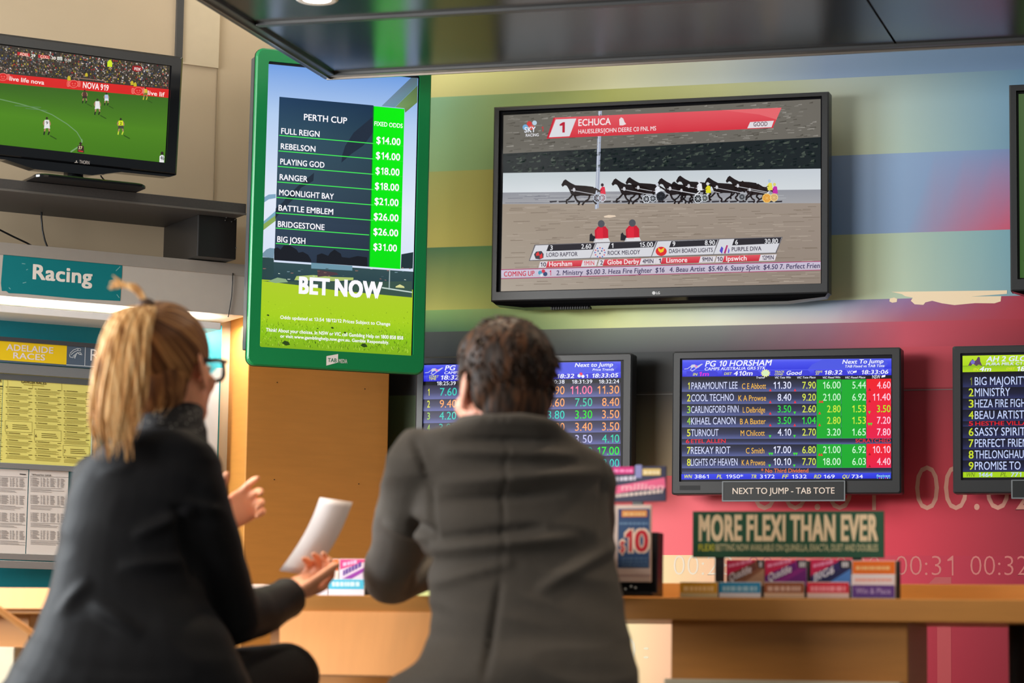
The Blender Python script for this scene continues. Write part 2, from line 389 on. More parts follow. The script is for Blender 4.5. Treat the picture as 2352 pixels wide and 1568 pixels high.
m = MB(); m.box(.012, -.018, -.009, X1-XB, -.012, -.004); m.box(.018, Y0-YB, -.008, .023, -.016, -.004)
m.obj('edge_glint', mat('edge_glint_metal', (150, 140, 130), .3, .8), bulk)  # pale strips added for the line of reflected light along the rim
for (xa, xb, ya, yb) in ((RW, xj-.003, yj+.012, -RW), (xj+.003, X1-XB, yj+.012, -RW), (RW, X1-XB, Y0-YB, yj-.012)):
    m = MB(); m.box(xa, ya, .004, xb, yb, .016); m.obj('mesh_panel', MESH, bulk)
m = MB(); m.box(0, Y0-YB, .03, X1-XB, 0, .5); m.obj('body', mat('bulkhead_fascia', (206, 200, 192), .7), bulk)
for k in range(9):
    m = MB(); m.box(.25+k*.46, 0, -.002, .29+k*.46, .012, .5); m.obj('fascia_strap', mat('strap_black', (12, 12, 12), .6), bulk)
def downlight(p, label, power=0, target=None, color=WARM, ang=80):
    d = thing('downlight', label, 'downlight', p, 'recessed downlights')
    b = MB(); b.lathe([(.030, -.002), (.046, -.008), (.052, -.004), (.052, .0), (.030, .0)], n=24); b.obj('trim_ring', mat('white_metal', (235, 232, 226), .4), d, True)
    b = MB(); b.lathe([(.0005, -.009), (.022, -.008), (.034, -.005), (.034, .001), (.0005, .001)], n=24)
    b.obj('lamp', mat('lamp_glow', (255, 236, 210), .5, emit=14), d, True)
    if power: spot('downlight_beam', p-Vector((0, 0, .03)), target, power, color, ang)
pd = on_z(728, -6); downlight(Vector((pd.x, pd.y, ZB-.001)), 'lit round downlight in the bulkhead at the top edge of the photo', 40, pd-Vector((0, -.2, 2)), WARM, 100)

# ------------------------------------------------------------------ television and monitor bodies
BEZEL = mat('black_bezel', (40, 41, 43), .38, 0, .5, var=.03)
GLOSSB = mat('gloss_black', (14, 14, 16), .12, 0, .6, var=.03)
BACKM = mat('dark_plastic', (24, 24, 25), .55, 0, .4)
def ring(b, outer, inner, yo, yi, yb, bev=.004):
    """frame between two equal-count loops: bevelled outer edge, front face, inner wall down to the glass"""
    def off(loop, d):
        cx = sum(p[0] for p in loop)/len(loop); cz = sum(p[1] for p in loop)/len(loop)
        hx = max(abs(p[0]-cx) for p in loop); hz = max(abs(p[1]-cz) for p in loop)
        return [(cx+(p[0]-cx)*(hx+d)/hx, cz+(p[1]-cz)*(hz+d)/hz) for p in loop]
    L = lambda l, y: [(p[0], y, p[1]) for p in l]
    b.loft([L(outer, yb), L(outer, yo+bev), L(off(outer, -bev), yo), L(inner, yo), L(inner, yi)], cap0=True, cap1=False)
def body(root, pl, o, s, front, back, bez, rad=.004, srad=0, shell=None, mount=None, n=5):
    """o = outer (u0,v0,u1,v1), s = screen rect; front = y of bezel face (negative is toward the room)"""
    b = MB(); r2 = max(srad, .0015)
    ring(b, rrect(*o, rad, n), rrect(*s, r2, n), front, front+.006, back)
    b.obj('bezel', bez, root)
    if shell:
        b = MB(); w, h = (o[2]-o[0]), (o[3]-o[1]); f = lambda k, y: [(p[0], y, p[1]) for p in rrect(o[0]+w*k, o[1]+h*k, o[2]-w*k, o[3]-h*k, .01, 3)]
        b.loft([f(.02, back), f(.08, back+shell*.5), f(.16, back+shell)]); b.obj('back_shell', BACKM, root)
    if mount:
        cx, cz = (o[0]+o[2])/2, (o[1]+o[3])/2; b = MB()
        b.box(cx-.1, back+(shell or 0)-.002, cz-.1, cx+.1, back+(shell or 0)+mount-.008, cz+.1, .004); b.obj('wall_mount', BACKM, root)
def rect_px(pl, x0, y0, x1, y1, right=False):
    u0, v0 = pl.px(x0, y0); u1, v1 = pl.px(x1, y1)
    v1 = pl.px(x0, y1)[1] if not right else v1
    return (u0, min(v0, v1), u1, max(v0, v1))
def aligned(pl, TL, BR):
    u0, v0 = pl.px(*TL); u1, v1 = pl.px(*BR); return (u0, v1, u1, v0)

# ---- the odds monitor in the middle of the row
WHITE, YEL, GRN, ORG = (238, 240, 255), (222, 222, 60), (40, 225, 50), (245, 185, 60)
def tri(c, x, y, up=True, k=1, col=None):
    for q in range(k):
        d = q*20; s = 12
        c.poly([(x+d-s, y+10), (x+d+s, y+10), (x+d, y-14)] if up else [(x+d-s, y-12), (x+d+s, y-12), (x+d, y+14)], col or ((235, 30, 40) if up else (60, 220, 40)), 7)
def hound(c, x, y, k, layer=6, flip=1):
    P = lambda pts: [(x+px*k*flip, y+py*k) for px, py in pts]
    c.poly(P([(-40, 0), (-25, -18), (0, -20), (22, -8), (36, -14), (58, -26), (72, -24), (60, -16), (45, -4), (30, 8), (10, 10), (-8, 2), (-20, 12)]), (205, 205, 225), layer)
    c.line(P([(-40, 0), (-60, 16), (-90, 20)]), 5*k, (205, 205, 230), layer); c.line(P([(20, 8), (-5, 26), (-25, 40)]), 6*k, (205, 205, 230), layer)
    c.line(P([(-25, 8), (-38, 28), (-12, 34)]), 6*k, (195, 195, 225), layer); c.poly(P([(2, -18), (24, -6), (22, 6), (4, 2)]), (225, 120, 190), layer+1)
def header_blue(c, x0, x1, yl, yr, h1, h2, k):
    """two blue header strips; yl / yr top edge at left and right ends"""
    b1, b2, b3 = (96, 104, 240), (44, 52, 222), (34, 30, 214)
    sl = (yr-yl)/(x1-x0); Y = lambda x, y: y+sl*(x-x0)
    def q(xa, xb, ya, yb, ca, cb, layer): c.poly([(xa, Y(xa, ya)), (xb, Y(xb, ya)), (xb, Y(xb, yb)), (xa, Y(xa, yb))], [ca, ca, cb, cb], layer)
    q(x0, x1, yl, yl+h1*.3, b1, (66, 76, 236), 1); q(x0, x1, yl+h1*.3, yl+h1, (66, 76, 236), b2, 1); q(x0, x1, yl+h1, yl+h1+h2, (78, 86, 240), b3, 1)
    w = x1-x0
    c.poly([(x0+w*.60, Y(x0+w*.6, yl+h1)), (x0+w*.62, Y(x0+w*.62, yl+h1*.55)), (x0+w*.67, Y(x0+w*.67, yl+4)), (x0+w*.96, Y(x0+w*.96, yl+4)), (x0+w*.985, Y(x0+w*.985, yl+h1*.5)), (x0+w*.96, Y(x0+w*.96, yl+h1))], (72, 84, 226), 2)
    for a, b_ in ((.02, .16), (.19, .36), (.42, .60), (.63, .78), (.82, .97)):
        c.poly([(x0+w*a, Y(x0+w*a, yl+h1+8)), (x0+w*b_, Y(x0+w*b_, yl+h1+8)), (x0+w*(b_+.012), Y(x0+w*b_, yl+h1+h2*.5)), (x0+w*b_, Y(x0+w*b_, yl+h1+h2-4)), (x0+w*a, Y(x0+w*a, yl+h1+h2-4))], (52, 54, 212), 2)
def rows_dark(c, x0, x1, edges, sl, top=(16, 18, 38), bot=(84, 94, 152)):
    for ya, yb in edges:
        Y = lambda x, y: y+sl*(x-x0); ym = ya+(yb-ya)*.55
        md = tuple((a*.62+b_*.38) for a, b_ in zip(top, bot))
        for y0, y1, ca, cb in ((ya, ym, top, md), (ym, yb, md, bot)):
            c.poly([(x0, Y(x0, y0)), (x1, Y(x1, y0)), (x1, Y(x1, y1)), (x0, Y(x0, y1))], [ca, ca, cb, cb], 1)
GM = 'row of odds monitors on the mural wall'
t1 = thing('monitor', 'black odds monitor listing dogs for the Horsham race with green and red columns', 'monitor', P_MON, GM)
OM = aligned(P_MON, (1547.0, 808.3), (2071.2, 1134)); SM = aligned(P_MON, (1566.5, 826.5), (2048.8, 1101.3))
body(t1, P_MON, OM, (SM[0]-.003, SM[1]-.003, SM[2]+.003, SM[3]+.003), -.012, .045, BEZEL, .006, shell=.03, mount=.04)
c = Canvas(P_MON, off=.004).crop(1520, 780, 3.92)
c.add([(SM[0]-.003, SM[1]-.003), (SM[2]+.003, SM[1]-.003), (SM[2]+.003, SM[3]+.003), (SM[0]-.003, SM[3]+.003)], [lin((8, 8, 16))]*4, 0)
header_blue(c, 188, 2070, 184, 170, 92, 58, 1)
rows_dark(c, 184, 2068, [(362, 470), (472, 580), (582, 686), (688, 790), (792, 894), (896, 944), (944, 1050), (1052, 1158), (1160, 1206)], -.002)
hound(c, 300, 245, 1.05)
c.text('PG 10 HORSHAM', 392, 243, 50, WHITE, x1=985, bold=.035, shear=.25)
c.text('CAMPS AUSTRALIA GR5 STK', 387, 277, 25, WHITE, x1=935, bold=.03, shear=.25)
c.text('IN', 283, 325, 24, YEL, x1=320, bold=.03, shear=.25); c.text('1m', 336, 328, 36, (225, 20, 215), x1=425, bold=.03, shear=.2)
c.text('DIST', 564, 318, 22, YEL, x1=630, bold=.03, shear=.25); c.text('410m', 648, 325, 40, WHITE, x1=818, bold=.03, shear=.2)
c.poly([(937+(47 if k % 2 else 32)*math.cos(k*math.pi/12), 302+(38 if k % 2 else 27)*math.sin(k*math.pi/12)) for k in range(24)], (240, 240, 150), 5)
c.disc(937, 302, 28, 24, (215, 238, 190), 6)
c.text('TRACK', 1018, 299, 17, YEL, x1=1105, bold=.03, shear=.2); c.text('COND', 1018, 322, 17, YEL, x1=1092, bold=.03, shear=.2)
c.text('Good', 1122, 318, 36, WHITE, x1=1258, bold=.03, shear=.25)
c.text('DIVS', 1388, 298, 17, YEL, x1=1446, bold=.03, shear=.25); c.text('AT', 1386, 318, 17, YEL, x1=1420, bold=.03, shear=.25)
c.text('18:32', 1464, 315, 36, WHITE, x1=1626, bold=.03, shear=.22); c.text('VIC', 1673, 311, 30, WHITE, x1=1722, bold=.005)
c.poly([(1724, 285), (1758, 278), (1756, 296), (1722, 302)], WHITE, 6); c.text('18:33:06', 1797, 312, 36, WHITE, x1=2040, bold=.03, shear=.22)
c.text('Next To Jump', 1627, 218, 36, WHITE, x1=1996, bold=.035, shear=.25); c.text('TAB Fixed vs TAB Tote', 1649, 252, 22, WHITE, x1=2006, bold=.03, shear=.2)
for t, a, b_ in (('Trainer', 850, 933), ('VIC Tote Win', 1018, 1163), ('VIC Tote Place', 1218, 1386), ('VIC Fixed Win', 1448, 1608), ('VIC Fixed Place', 1650, 1834)): c.text(t, a, 351, 18, WHITE, x1=b_, bold=.02, shear=.2)
c.text('NSW', 1898, 351, 32, WHITE, x1=1970, bold=.005); c.poly([(1982, 324), (2016, 316), (2014, 336), (1980, 342)], WHITE, 6)
for ya, yb in ((360, 889), (942, 1154)):
    c.rect(1397, ya, 1617, yb, (0, 168, 36), 2); c.rect(1620, ya, 1842, yb, (0, 168, 36), 2)
    c.rect(1845, ya-5, 2067, yb, (240, 18, 30), 2, (232, 14, 70))
RW_ = [('1', 'PARAMOUNT LEE', 685, 'C E Abbott', 725, 942, 448, ('11.30', '7.90', '16.00', '5.44', '4.60')), ('2', 'COOL TECHNO', 652, 'K A Prowse', 693, 942, 556, ('8.40', '9.20', '21.00', '6.92', '11.40')),
       ('3', 'CARLINGFORD FINN', 694, 'L Delbridge', 733, 933, 661, ('3.50', '2.60', '2.80', '1.53', '3.50')), ('4', 'KIHAEL CANON', 667, 'B A Baxter', 708, 939, 765, ('3.50', '1.04', '2.80', '1.53', '7.20')),
       ('5', 'TURNOUT', 514, 'M Chilcott', 713, 930, 870, ('4.10', '2.70', '3.20', '1.65', '7.80')), ('7', 'REEKAY RIOT', 620, 'C Smith', 760, 926, 1028, ('17.00', '6.80', '21.00', '6.92', '10.10')),
       ('8', 'LIGHTS OF HEAVEN', 685, 'K A Prowse', 723, 934, 1135, ('10.10', '7.70', '18.00', '6.03', '4.40'))]
PALE, YG, PINKW = (200, 244, 205), (205, 232, 60), (255, 205, 225)
for i, (no, nm, x1, tr, ta, tb, yb, vals) in enumerate(RW_):
    c.text(no, 230, yb, 62, YEL if i not in (2, 3) else (150, 200, 60), x1=262 if no != '1' else 252, bold=.02) if no != '1' else c.text(no, 240, yb, 62, YEL, x1=254, bold=.02)
    c.text(nm, 270-i, yb, 62, (214, 220, 255), x1=x1, bold=.004)
    c.text(tr, ta, yb-3, 50, ORG, x1=tb, bold=.004)
    for q, (v, xr) in enumerate(zip(vals, (1168, 1390, 1613, 1840, 2062))):
        w = len(v)*36-22; low = i in (2, 3)
        col = [(90, 240, 60) if low else (225, 228, 255), (40, 225, 50) if i == 3 else (215, 228, 70), YG if low else PALE, YG if low else PALE, (170, 240, 0) if i == 2 else PINKW][q]
        if q == 0 and low: col = (30, 220, 60)
        c.text(v, xr-w, yb-5-q*.6, 62, col, x1=xr, bold=.008)
for x, y, up, k in ((980, 455, 1, 1), (1203, 455, 1, 1), (980, 562, 1, 1), (1203, 562, 1, 1), (1427, 558, 1, 2), (980, 665, 1, 1), (1200, 660, 0, 1), (1424, 662, 1, 1), (980, 770, 1, 1), (1200, 770, 1, 1), (1424, 768, 1, 1),
                    (978, 872, 0, 1), (1198, 870, 0, 1), (1872, 656, 0, 1), (1868, 762, 0, 2), (975, 1030, 0, 2), (1196, 1030, 0, 2), (1422, 1035, 1, 2), (974, 1136, 0, 1), (1196, 1136, 0, 1)): tri(c, x, y, up, k)
for y in (450, 554, 1030, 1138): tri(c, 1874, y, True, 1, (150, 10, 20))
c.text('6', 220, 932, 34, (238, 30, 45), x1=252, bold=.02); c.text('ETEL ALLEN', 266, 932, 34, (238, 30, 45), x1=578, bold=.015)
c.text('SCRATCHED', 1747, 927, 32, (238, 30, 45), x1=2064, bold=.015); c.text('* No Third Dividend', 898, 1198, 36, (250, 120, 50), x1=1322, bold=.008)
c.rect(180, 1210, 2066, 1260, (54, 68, 232), 2, (30, 44, 214))
for a, b_, t, col in ((200, 270, 'WN', YEL), (300, 426, '3861', WHITE), (497, 545, 'PL', YEL), (583, 736, '1950*', WHITE), (803, 855, 'TR', YEL), (887, 1020, '3172', WHITE), (1085, 1137, 'FF', YEL), (1175, 1308, '1532', WHITE), (1372, 1434, 'RD', YEL), (1462, 1560, '169', WHITE), (1625, 1686, 'QU', YEL), (1712, 1813, '734', WHITE)):
    c.text(t, a, 1248, 32, col, x1=b_, bold=.03 if col == YEL else .01, shear=.25 if col == YEL else 0)
c.text('flexicast', 1936, 1236, 22, (150, 225, 225), x1=2060, bold=.02)
for k in range(7): c.disc(1944+k*18, 1246, 5, 5, ((90, 200, 240), (230, 80, 200), (240, 240, 255))[k % 3], 7, 6)
c.obj('screen', MATTE_SCREEN, t1)
c = Canvas(P_MON, off=.0125).crop(1520, 780, 3.92)
c.rect(170, 1315, 355, 1356, (30, 31, 33), 0); c.obj('maker_plate', PRINT, t1)
# name plate hung on the lower edge of that monitor
P_PLATE = Plane(P_MON.O+P_MON.N*.017, 0)
pt_ = thing('name_plate', 'black name plate in clear sleeve reading NEXT TO JUMP - TAB TOTE', 'sign', P_PLATE)
a_ = aligned(P_PLATE, (1520+555/3.92, 780+1282/3.92), (1520+1640/3.92, 780+1440/3.92))
b = MB(); b.box(a_[0], 0, a_[1], a_[2], .003, a_[3], .001); b.obj('plate', mat('plate_black', (22, 26, 28), .4), pt_)
c = Canvas(P_PLATE, off=.0004).crop(1520, 780, 3.92); c.text('NEXT TO JUMP - TAB TOTE', 637, 1388, 54, (226, 208, 192), x1=1556, bold=.018, layer=1); c.obj('lettering', PRINT, pt_)
CLEAR = mat('clear_acrylic', (240, 245, 245), .05, 0, .5, var=0); CLEAR.node_tree.nodes['Principled BSDF'].inputs['Transmission Weight'].default_value = 1.0; CLEAR.node_tree.nodes['Principled BSDF'].inputs['IOR'].default_value = 1.03
b = MB(); fr = rrect(a_[0]-.004, a_[1]-.004, a_[2]+.004, a_[3]+.003, .002, 2); inn = rrect(a_[0], a_[1], a_[2], a_[3], .001, 2)
ring(b, fr, inn, -.001, .002, .003, .0004); b.obj('sleeve', mat('sleeve_edge', (120, 124, 126), .2, 0, .6), pt_)

# ---- price trends monitor, half hidden behind the man
dU = aligned(P_MON, (0, 820), (1451.0, 1130))[2]-OM[2]
P_M2 = Plane(P_MON.O+P_MON.U*dU+P_MON.V*(P_MON.px(1451.0, 811)[1]-OM[3]), 0)
t2 = thing('monitor', 'black price trends monitor partly hidden behind the man and the green screen', 'monitor', P_M2, GM)
O2, S2 = OM, SM
body(t2, P_M2, O2, (S2[0]-.003, S2[1]-.003, S2[2]+.003, S2[3]+.003), -.012, .045, BEZEL, .006, shell=.03, mount=.04)
c = Canvas(P_M2, off=.004).crop(940, 780, 4.356)
c.add([(SM[0]-.003, SM[1]-.003), (SM[2]+.003, SM[1]-.003), (SM[2]+.003, SM[3]+.003), (SM[0]-.003, SM[3]+.003)], [lin((8, 8, 16))]*4, 0)
header_blue(c, 150, 2120, 255, 218, 105, 60, 1)
hound(c, 265, 310, 1.15)
ed = [(458, 598), (600, 716), (718, 836), (838, 954), (956, 1072), (1074, 1190), (1192, 1310)]
rows_dark(c, 146, 2118, [(a, b_) for a, b_ in ed], -.015, (40, 36, 58), (100, 106, 168))
for i in range(7):
    c.text(str(i+1), 184, 560+i*119.5, 68, YEL if i < 2 else (160, 205, 80), x1=212, bold=.02) if i else c.text('1', 192, 560, 68, YEL, x1=207, bold=.02)
c.text('PG 10 HORSHAM', 360, 308, 48, WHITE, x1=1010, bold=.035, shear=.25); c.text('CAMPS AUSTRALIA GR5 STK', 353, 346, 27, WHITE, x1=970, bold=.03, shear=.25)
c.text('START', 202, 381, 22, YEL, x1=296, bold=.03, shear=.2); c.text('TIME', 200, 405, 22, YEL, x1=272, bold=.03, shear=.2); c.text('18:32', 316, 401, 42, WHITE, x1=498, bold=.03, shear=.2)
TEAL, OR2 = (40, 205, 190), (250, 165, 100)
c.text('18:25:39', 282, 457, 38, WHITE, x1=470, bold=.012)
for i, (v, col) in enumerate((('7.60', TEAL), ('9.40', OR2), ('4.20', TEAL), ('3.80', TEAL), ('4.50', OR2))): c.text(v, 312-i*3, 561+i*119.5, 76, col, x1=480-i*3, bold=.004)
c.text('Next to Jump', 1660, 274, 38, WHITE, x1=2040, bold=.035, shear=.25); c.text('Price Trends', 1838, 312, 22, WHITE, x1=2050, bold=.03, shear=.2)
c.text('DIVS', 1395, 366, 17, YEL, x1=1462, bold=.03, shear=.2); c.text('AT', 1395, 386, 17, YEL, x1=1430, bold=.03, shear=.2)
c.text('18:32', 1478, 386, 40, WHITE, x1=1652, bold=.03, shear=.22); c.text('1', 1772, 382, 34, WHITE, x1=1792, bold=.02); c.text('18:33:05', 1829, 381, 40, WHITE, x1=2090, bold=.03, shear=.22)
for x, y, r, col in ((1705, 362, 18, (220, 235, 250)), (1722, 345, 16, (240, 50, 90)), (1742, 368, 16, (240, 240, 255))): c.disc(x, y, r, r, col, 6)
for t, a, b_ in (('18:30:38', 1352, 1558), ('18:31:39', 1633, 1835), ('18:32:24', 1902, 2104)): c.text(t, a, 443-(a-1352)*.007, 37, WHITE, x1=b_, bold=.012)
VV = [[('8.90', OR2), ('8.60', OR2), ('3.80', TEAL), ('4.00', OR2), ('4.10', TEAL)], [('11.00', (255, 120, 165)), ('7.50', (60, 200, 170)), ('3.30', (20, 225, 30)), ('3.40', OR2), ('3.50', (190, 190, 240)), ('9.00', TEAL)],
      [('11.30', OR2), ('8.40', OR2), ('3.50', OR2), ('3.50', OR2), ('4.10', (40, 205, 170)), ('17.00', (20, 235, 40)), ('8.00', TEAL)]]
for q, xr in enumerate((1558, 1835, 2105)):
    for i, (v, col) in enumerate(VV[q]): c.text(v, xr-(172 if len(v) == 4 else 217), 549+i*122-q*3, 80, col, x1=xr, bold=.004)
c.obj('screen', MATTE_SCREEN, t2)

# ---- monitor cut off by the right edge
dU3 = P_MON.px(2188.5, 795)[0]-OM[0]
P_M3 = Plane(P_MON.O+P_MON.U*dU3+P_MON.V*(P_MON.px(2188.5, 796)[1]-OM[3]), 0)
t3 = thing('monitor', 'black odds monitor with lime green header cut by the right edge', 'monitor', P_M3, GM)
body(t3, P_M3, OM, (SM[0]-.003, SM[1]-.003, SM[2]+.003, SM[3]+.003), -.012, .045, BEZEL, .006, shell=.03, mount=.04)
c = Canvas(P_M3, off=.004).crop(2050, 760, 3.732)
c.add([(SM[0]-.003, SM[1]-.003), (SM[2]+.003, SM[1]-.003), (SM[2]+.003, SM[3]+.003), (SM[0]-.003, SM[3]+.003)], [lin((8, 8, 16))]*4, 0)
LIME, PB = (172, 214, 16), (196, 210, 250)
c.rect(602, 214, 2380, 300, (190, 226, 40), 1, LIME); c.rect(602, 302, 2380, 354, (150, 196, 20), 1, (176, 214, 20))
rows_dark(c, 604, 2380, [(372, 484), (488, 580), (584, 676), (680, 774), (778, 820), (824, 918), (920, 1014), (1016, 1110), (1112, 1206)], -.006, (12, 12, 30), (40, 46, 92))
c.poly([(650, 298), (668, 262), (690, 240), (702, 262), (720, 250), (735, 222), (750, 226), (754, 262), (770, 298), (740, 290), (720, 300), (690, 282), (676, 298)], (92, 62, 96), 5); c.disc(690, 268, 18, 18, (120, 110, 200), 6)
c.text('AH 2 GLOBE DERBY', 804, 263, 42, (226, 232, 255), x1=1490, bold=.035, shear=.25); c.text('PURA MILK C1 PACE', 801, 297, 24, (214, 222, 250), x1=1240, bold=.03, shear=.25)
c.text('IN', 695, 341, 22, YEL, x1=735, bold=.03, shear=.25); c.text('4m', 744, 347, 38, WHITE, x1=844, bold=.03, shear=.25); c.text('DIST', 978, 333, 18, YEL, x1=1048, bold=.03, shear=.25); c.text('1800m', 1064, 345, 38, WHITE, x1=1290, bold=.03, shear=.25)
for no, nm, yb, x1 in (('1', 'BIG MAJORITY', 465, 1163), ('2', 'MINISTRY', 561, 1010), ('3', 'HEZA FIRE FIGHTER', 657, 1255), ('4', 'BEAU ARTIST', 755, 1130), ('6', 'SASSY SPIRIT', 899, 1140), ('7', 'PERFECT FRIEND', 996, 1215), ('8', 'THELONGHAUL', 1093, 1160), ('9', 'PROMISE TO', 1190, 1100)):
    c.text(no, 655, yb, 66, (200, 218, 40) if no != '1' else (120, 130, 40), x1=697, bold=.02) if no != '1' else c.text(no, 668, yb, 66, (120, 130, 40), x1=683, bold=.02); c.text(nm, 707, yb, 68, PB, x1=x1, bold=.006)
c.text('5', 655, 812, 36, (225, 20, 30), x1=692, bold=.03); c.text('HESTHE VILLAIN', 712, 811, 34, (225, 20, 30), x1=1230, bold=.02)
c.rect(606, 1210, 2380, 1256, (166, 208, 20), 2); c.text('WN', 628, 1250, 36, (110, 140, 20), x1=702, bold=.02, shear=.25); c.text('1464', 738, 1251, 36, (190, 210, 250), x1=858, bold=.02, shear=.1); c.text('PL', 925, 1248, 36, (110, 140, 20), x1=980, bold=.02, shear=.25); c.text('771', 1015, 1249, 36, (190, 210, 250), x1=1103, bold=.02, shear=.1)
c.obj('screen', MATTE_SCREEN, t3)
P_PL3 = Plane(P_M3.O+P_M3.N*.017, 0)
pt3 = thing('name_plate', 'black name plate under the lime-headed monitor at the right edge', 'sign', P_PL3)
u, v = P_PL3.px(2326, 1104); v2 = P_PL3.px(2326, 1142)[1]
b = MB(); b.box(u, 0, v2, u+.28, .003, v, .001); b.obj('plate', MATS['plate_black'], pt3)
b = MB(); ring(b, rrect(u-.004, v2-.004, u+.284, v+.003, .002, 2), rrect(u, v2, u+.28, v, .001, 2), -.001, .002, .003, .0004); b.obj('sleeve', MATS['sleeve_edge'], pt3)

# ---- big wall television showing the harness race
P_LG = Plane(W(1520, 450, 7.69), 0)
t4 = thing('television', 'large black wall television showing a harness race', 'television', P_LG)
OL = aligned(P_LG, (1138.5, 247.3), (1905.0, 674.3)); OL = (OL[0]-.002, OL[1], OL[2], OL[3])
IN = aligned(P_LG, (1148.8, 255.8), (1889, 652.5)); PIC = aligned(P_LG, (1153, 263), (1884.7, 650.2))
gap = P_WALL.O.y-P_LG.O.y
body(t4, P_LG, OL, IN, -.012, .035, mat('brushed_bezel', (48, 49, 51), .35, .2, .5, var=.05, scale=80, stretch=(1, 1, 12)), .0015, shell=.03, mount=gap-.065, n=2)
b = MB(); f = lambda x0, x1, z, y: [(x0, y, z), (x1, y, z)]
w0, w1, zb = OL[0], OL[2], OL[1]
b.loft([[(w0+.004, -.010, zb), (w1-.004, -.010, zb), (w1-.004, .035, zb), (w0+.004, .035, zb)], [(w0+.012, .0, zb-.008), (w1-.012, .0, zb-.008), (w1-.012, .04, zb-.010), (w0+.012, .04, zb-.010)],
        [(w0+.09, .012, zb-.016), (w1-.12, .012, zb-.016), (w1-.12, .045, zb-.020), (w0+.09, .045, zb-.020)]]); b.obj('lower_housing', GLOSSB, t4)
b = MB(); b.box(w0+.17, .014, zb-.0225, w0+.285, .04, zb-.018)
for k in range(16): b.box(w0+.172+k*.007, .011, zb-.024, w0+.176+k*.007, .018, zb-.017)
b.obj('vent', BACKM, t4)
c = Canvas(P_LG, off=-.0052).crop(1100, 180, 2.8)
c.add([(IN[0], IN[1]), (IN[2], IN[1]), (IN[2], IN[3]), (IN[0], IN[3])], [lin((10, 10, 12))]*4, 0)
Q = lambda *a: a
xl, xr = 152, 2196
c.poly([(155, 235), (xr, 130), (xr, 375), (xl, 482)], (112, 108, 100), 1)  # gravel, painted paler for the reflection across the top of the screen
c.poly([(xl, 482), (xr, 375), (xr, 578), (xl, 606)], (30, 38, 40), 2)
c.poly([(xl, 606), (xr, 578), (xr, 712), (150, 732)], [(200, 210, 214), (205, 212, 220), (218, 224, 228), (222, 228, 232)], 2)
c.poly([(150, 732), (xr, 712), (xr, 800), (148, 806)], [(150, 152, 160), (150, 152, 160), (168, 168, 172), (168, 168, 172)], 2)
c.poly([(148, 806), (xr, 800), (2197, 1316), (138, 1367)], [(166, 152, 136), (160, 146, 134), (150, 136, 124), (176, 164, 150)], 2)
rnd = random.Random(3)
for k in range(420):                                    # raked dirt of the infield, leaves of the hedge
    x = rnd.uniform(160, 2120); y = rnd.uniform(820, 1330); l = rnd.uniform(30, 150)
    if y > 1365-(x-140)*.025-14: continue
    v = rnd.choice((-26, -16, 14, 22)); c.poly([(x, y), (min(x+l, 2190), y-l*.02), (min(x+l, 2190), y-l*.02+3.5), (x, y+4)], (160+v, 146+v, 132+v), 3)
for k in range(420):
    x = rnd.uniform(160, 2150); y = rnd.uniform(0, 1); yy = 490-(x-150)*.052+y*(110+(x-150)*.035); l = rnd.uniform(12, 40)
    v = rnd.uniform(0, 52) if rnd.random() < .6 else -18; c.poly([(x, yy), (x+l, yy-rnd.uniform(2, 16)), (x+l, yy+3), (x+l*.3, yy+5)], (30+v, 42+v*.95, 40+v*.8), 3)
for k in range(380):
    x = rnd.uniform(165, 2150); y = 238-(x-150)*.05+rnd.uniform(0, 235); l = rnd.uniform(15, 50); v = rnd.choice((-24, -12, 18, 34))
    c.poly([(x, y), (min(x+l, 2190), y-rnd.uniform(0, 9)), (min(x+l, 2190), y+3), (x, y+4)], (112+v, 108+v, 100+v), 3)
for k in range(60):
    x = rnd.uniform(160, 1900); y = rnd.uniform(745, 800); l = rnd.uniform(60, 260); c.poly([(x, y), (x+l, y-2), (x+l, y+1), (x, y+3)], rnd.choice(((120, 122, 132), (186, 188, 192))), 3)
for x0, x1 in ((765, 788),): c.poly([(x0, 208), (x1, 206), (x1-20, 832), (x0-22, 838)], (168, 176, 196), 3); c.poly([(x0+6, 208), (x0+10, 208), (x0-12, 838), (x0-16, 838)], (226, 232, 240), 4)
def horse(x, y, k, body_c=(34, 26, 26), layer=5):
    P = lambda pts: [(x+a*k, y+b*k) for a, b in pts]
    c.poly(P([(0, -32), (14, -58), (26, -66), (40, -56), (58, -44), (86, -30), (150, -26), (196, -20), (214, 0), (206, 28), (176, 36), (120, 34), (84, 40), (60, 26), (46, -6), (34, -26), (22, -30), (8, -20)]), body_c, layer)
    for pts in ([(70, 28), (46, 56), (30, 64), (34, 84)], [(80, 32), (92, 60), (112, 74), (104, 92)], [(176, 28), (168, 56), (140, 74), (128, 92)], [(196, 20), (214, 46), (196, 66), (216, 86)]): c.line(P(pts), 11*k, body_c, layer)
    c.line(P([(204, -12), (240, 10), (258, 30)]), 10*k, body_c, layer); c.disc(x+78*k, y-2*k, 9*k, 13*k, (210, 210, 216), layer+1, 6)
    c.line(P([(60, 0), (190, 24), (270, 40)]), 4, (200, 200, 206), layer+1)
def driver(x, y, col, cap, k=1, layer=7):
    c.poly([(x-16*k, y+28*k), (x-20*k, y-4*k), (x-6*k, y-22*k), (x+10*k, y-18*k), (x+16*k, y+26*k)], col, layer); c.disc(x-6*k, y-32*k, 10*k, 11*k, cap, layer, 8); c.line([(x-10*k, y), (x-40*k, y+14*k)], 6, (60, 40, 46), layer); c.line([(x, y+30*k), (x-34*k, y+62*k)], 8, (228, 228, 232), layer)
for hx, hy, k in ((1585, 690, 1.0), (1450, 700, 1.0), (1265, 692, 1.05), (1145, 708, 1.05), (940, 702, 1.05), (850, 710, 1.05), (527, 716, 1.05)): horse(hx, hy, k)
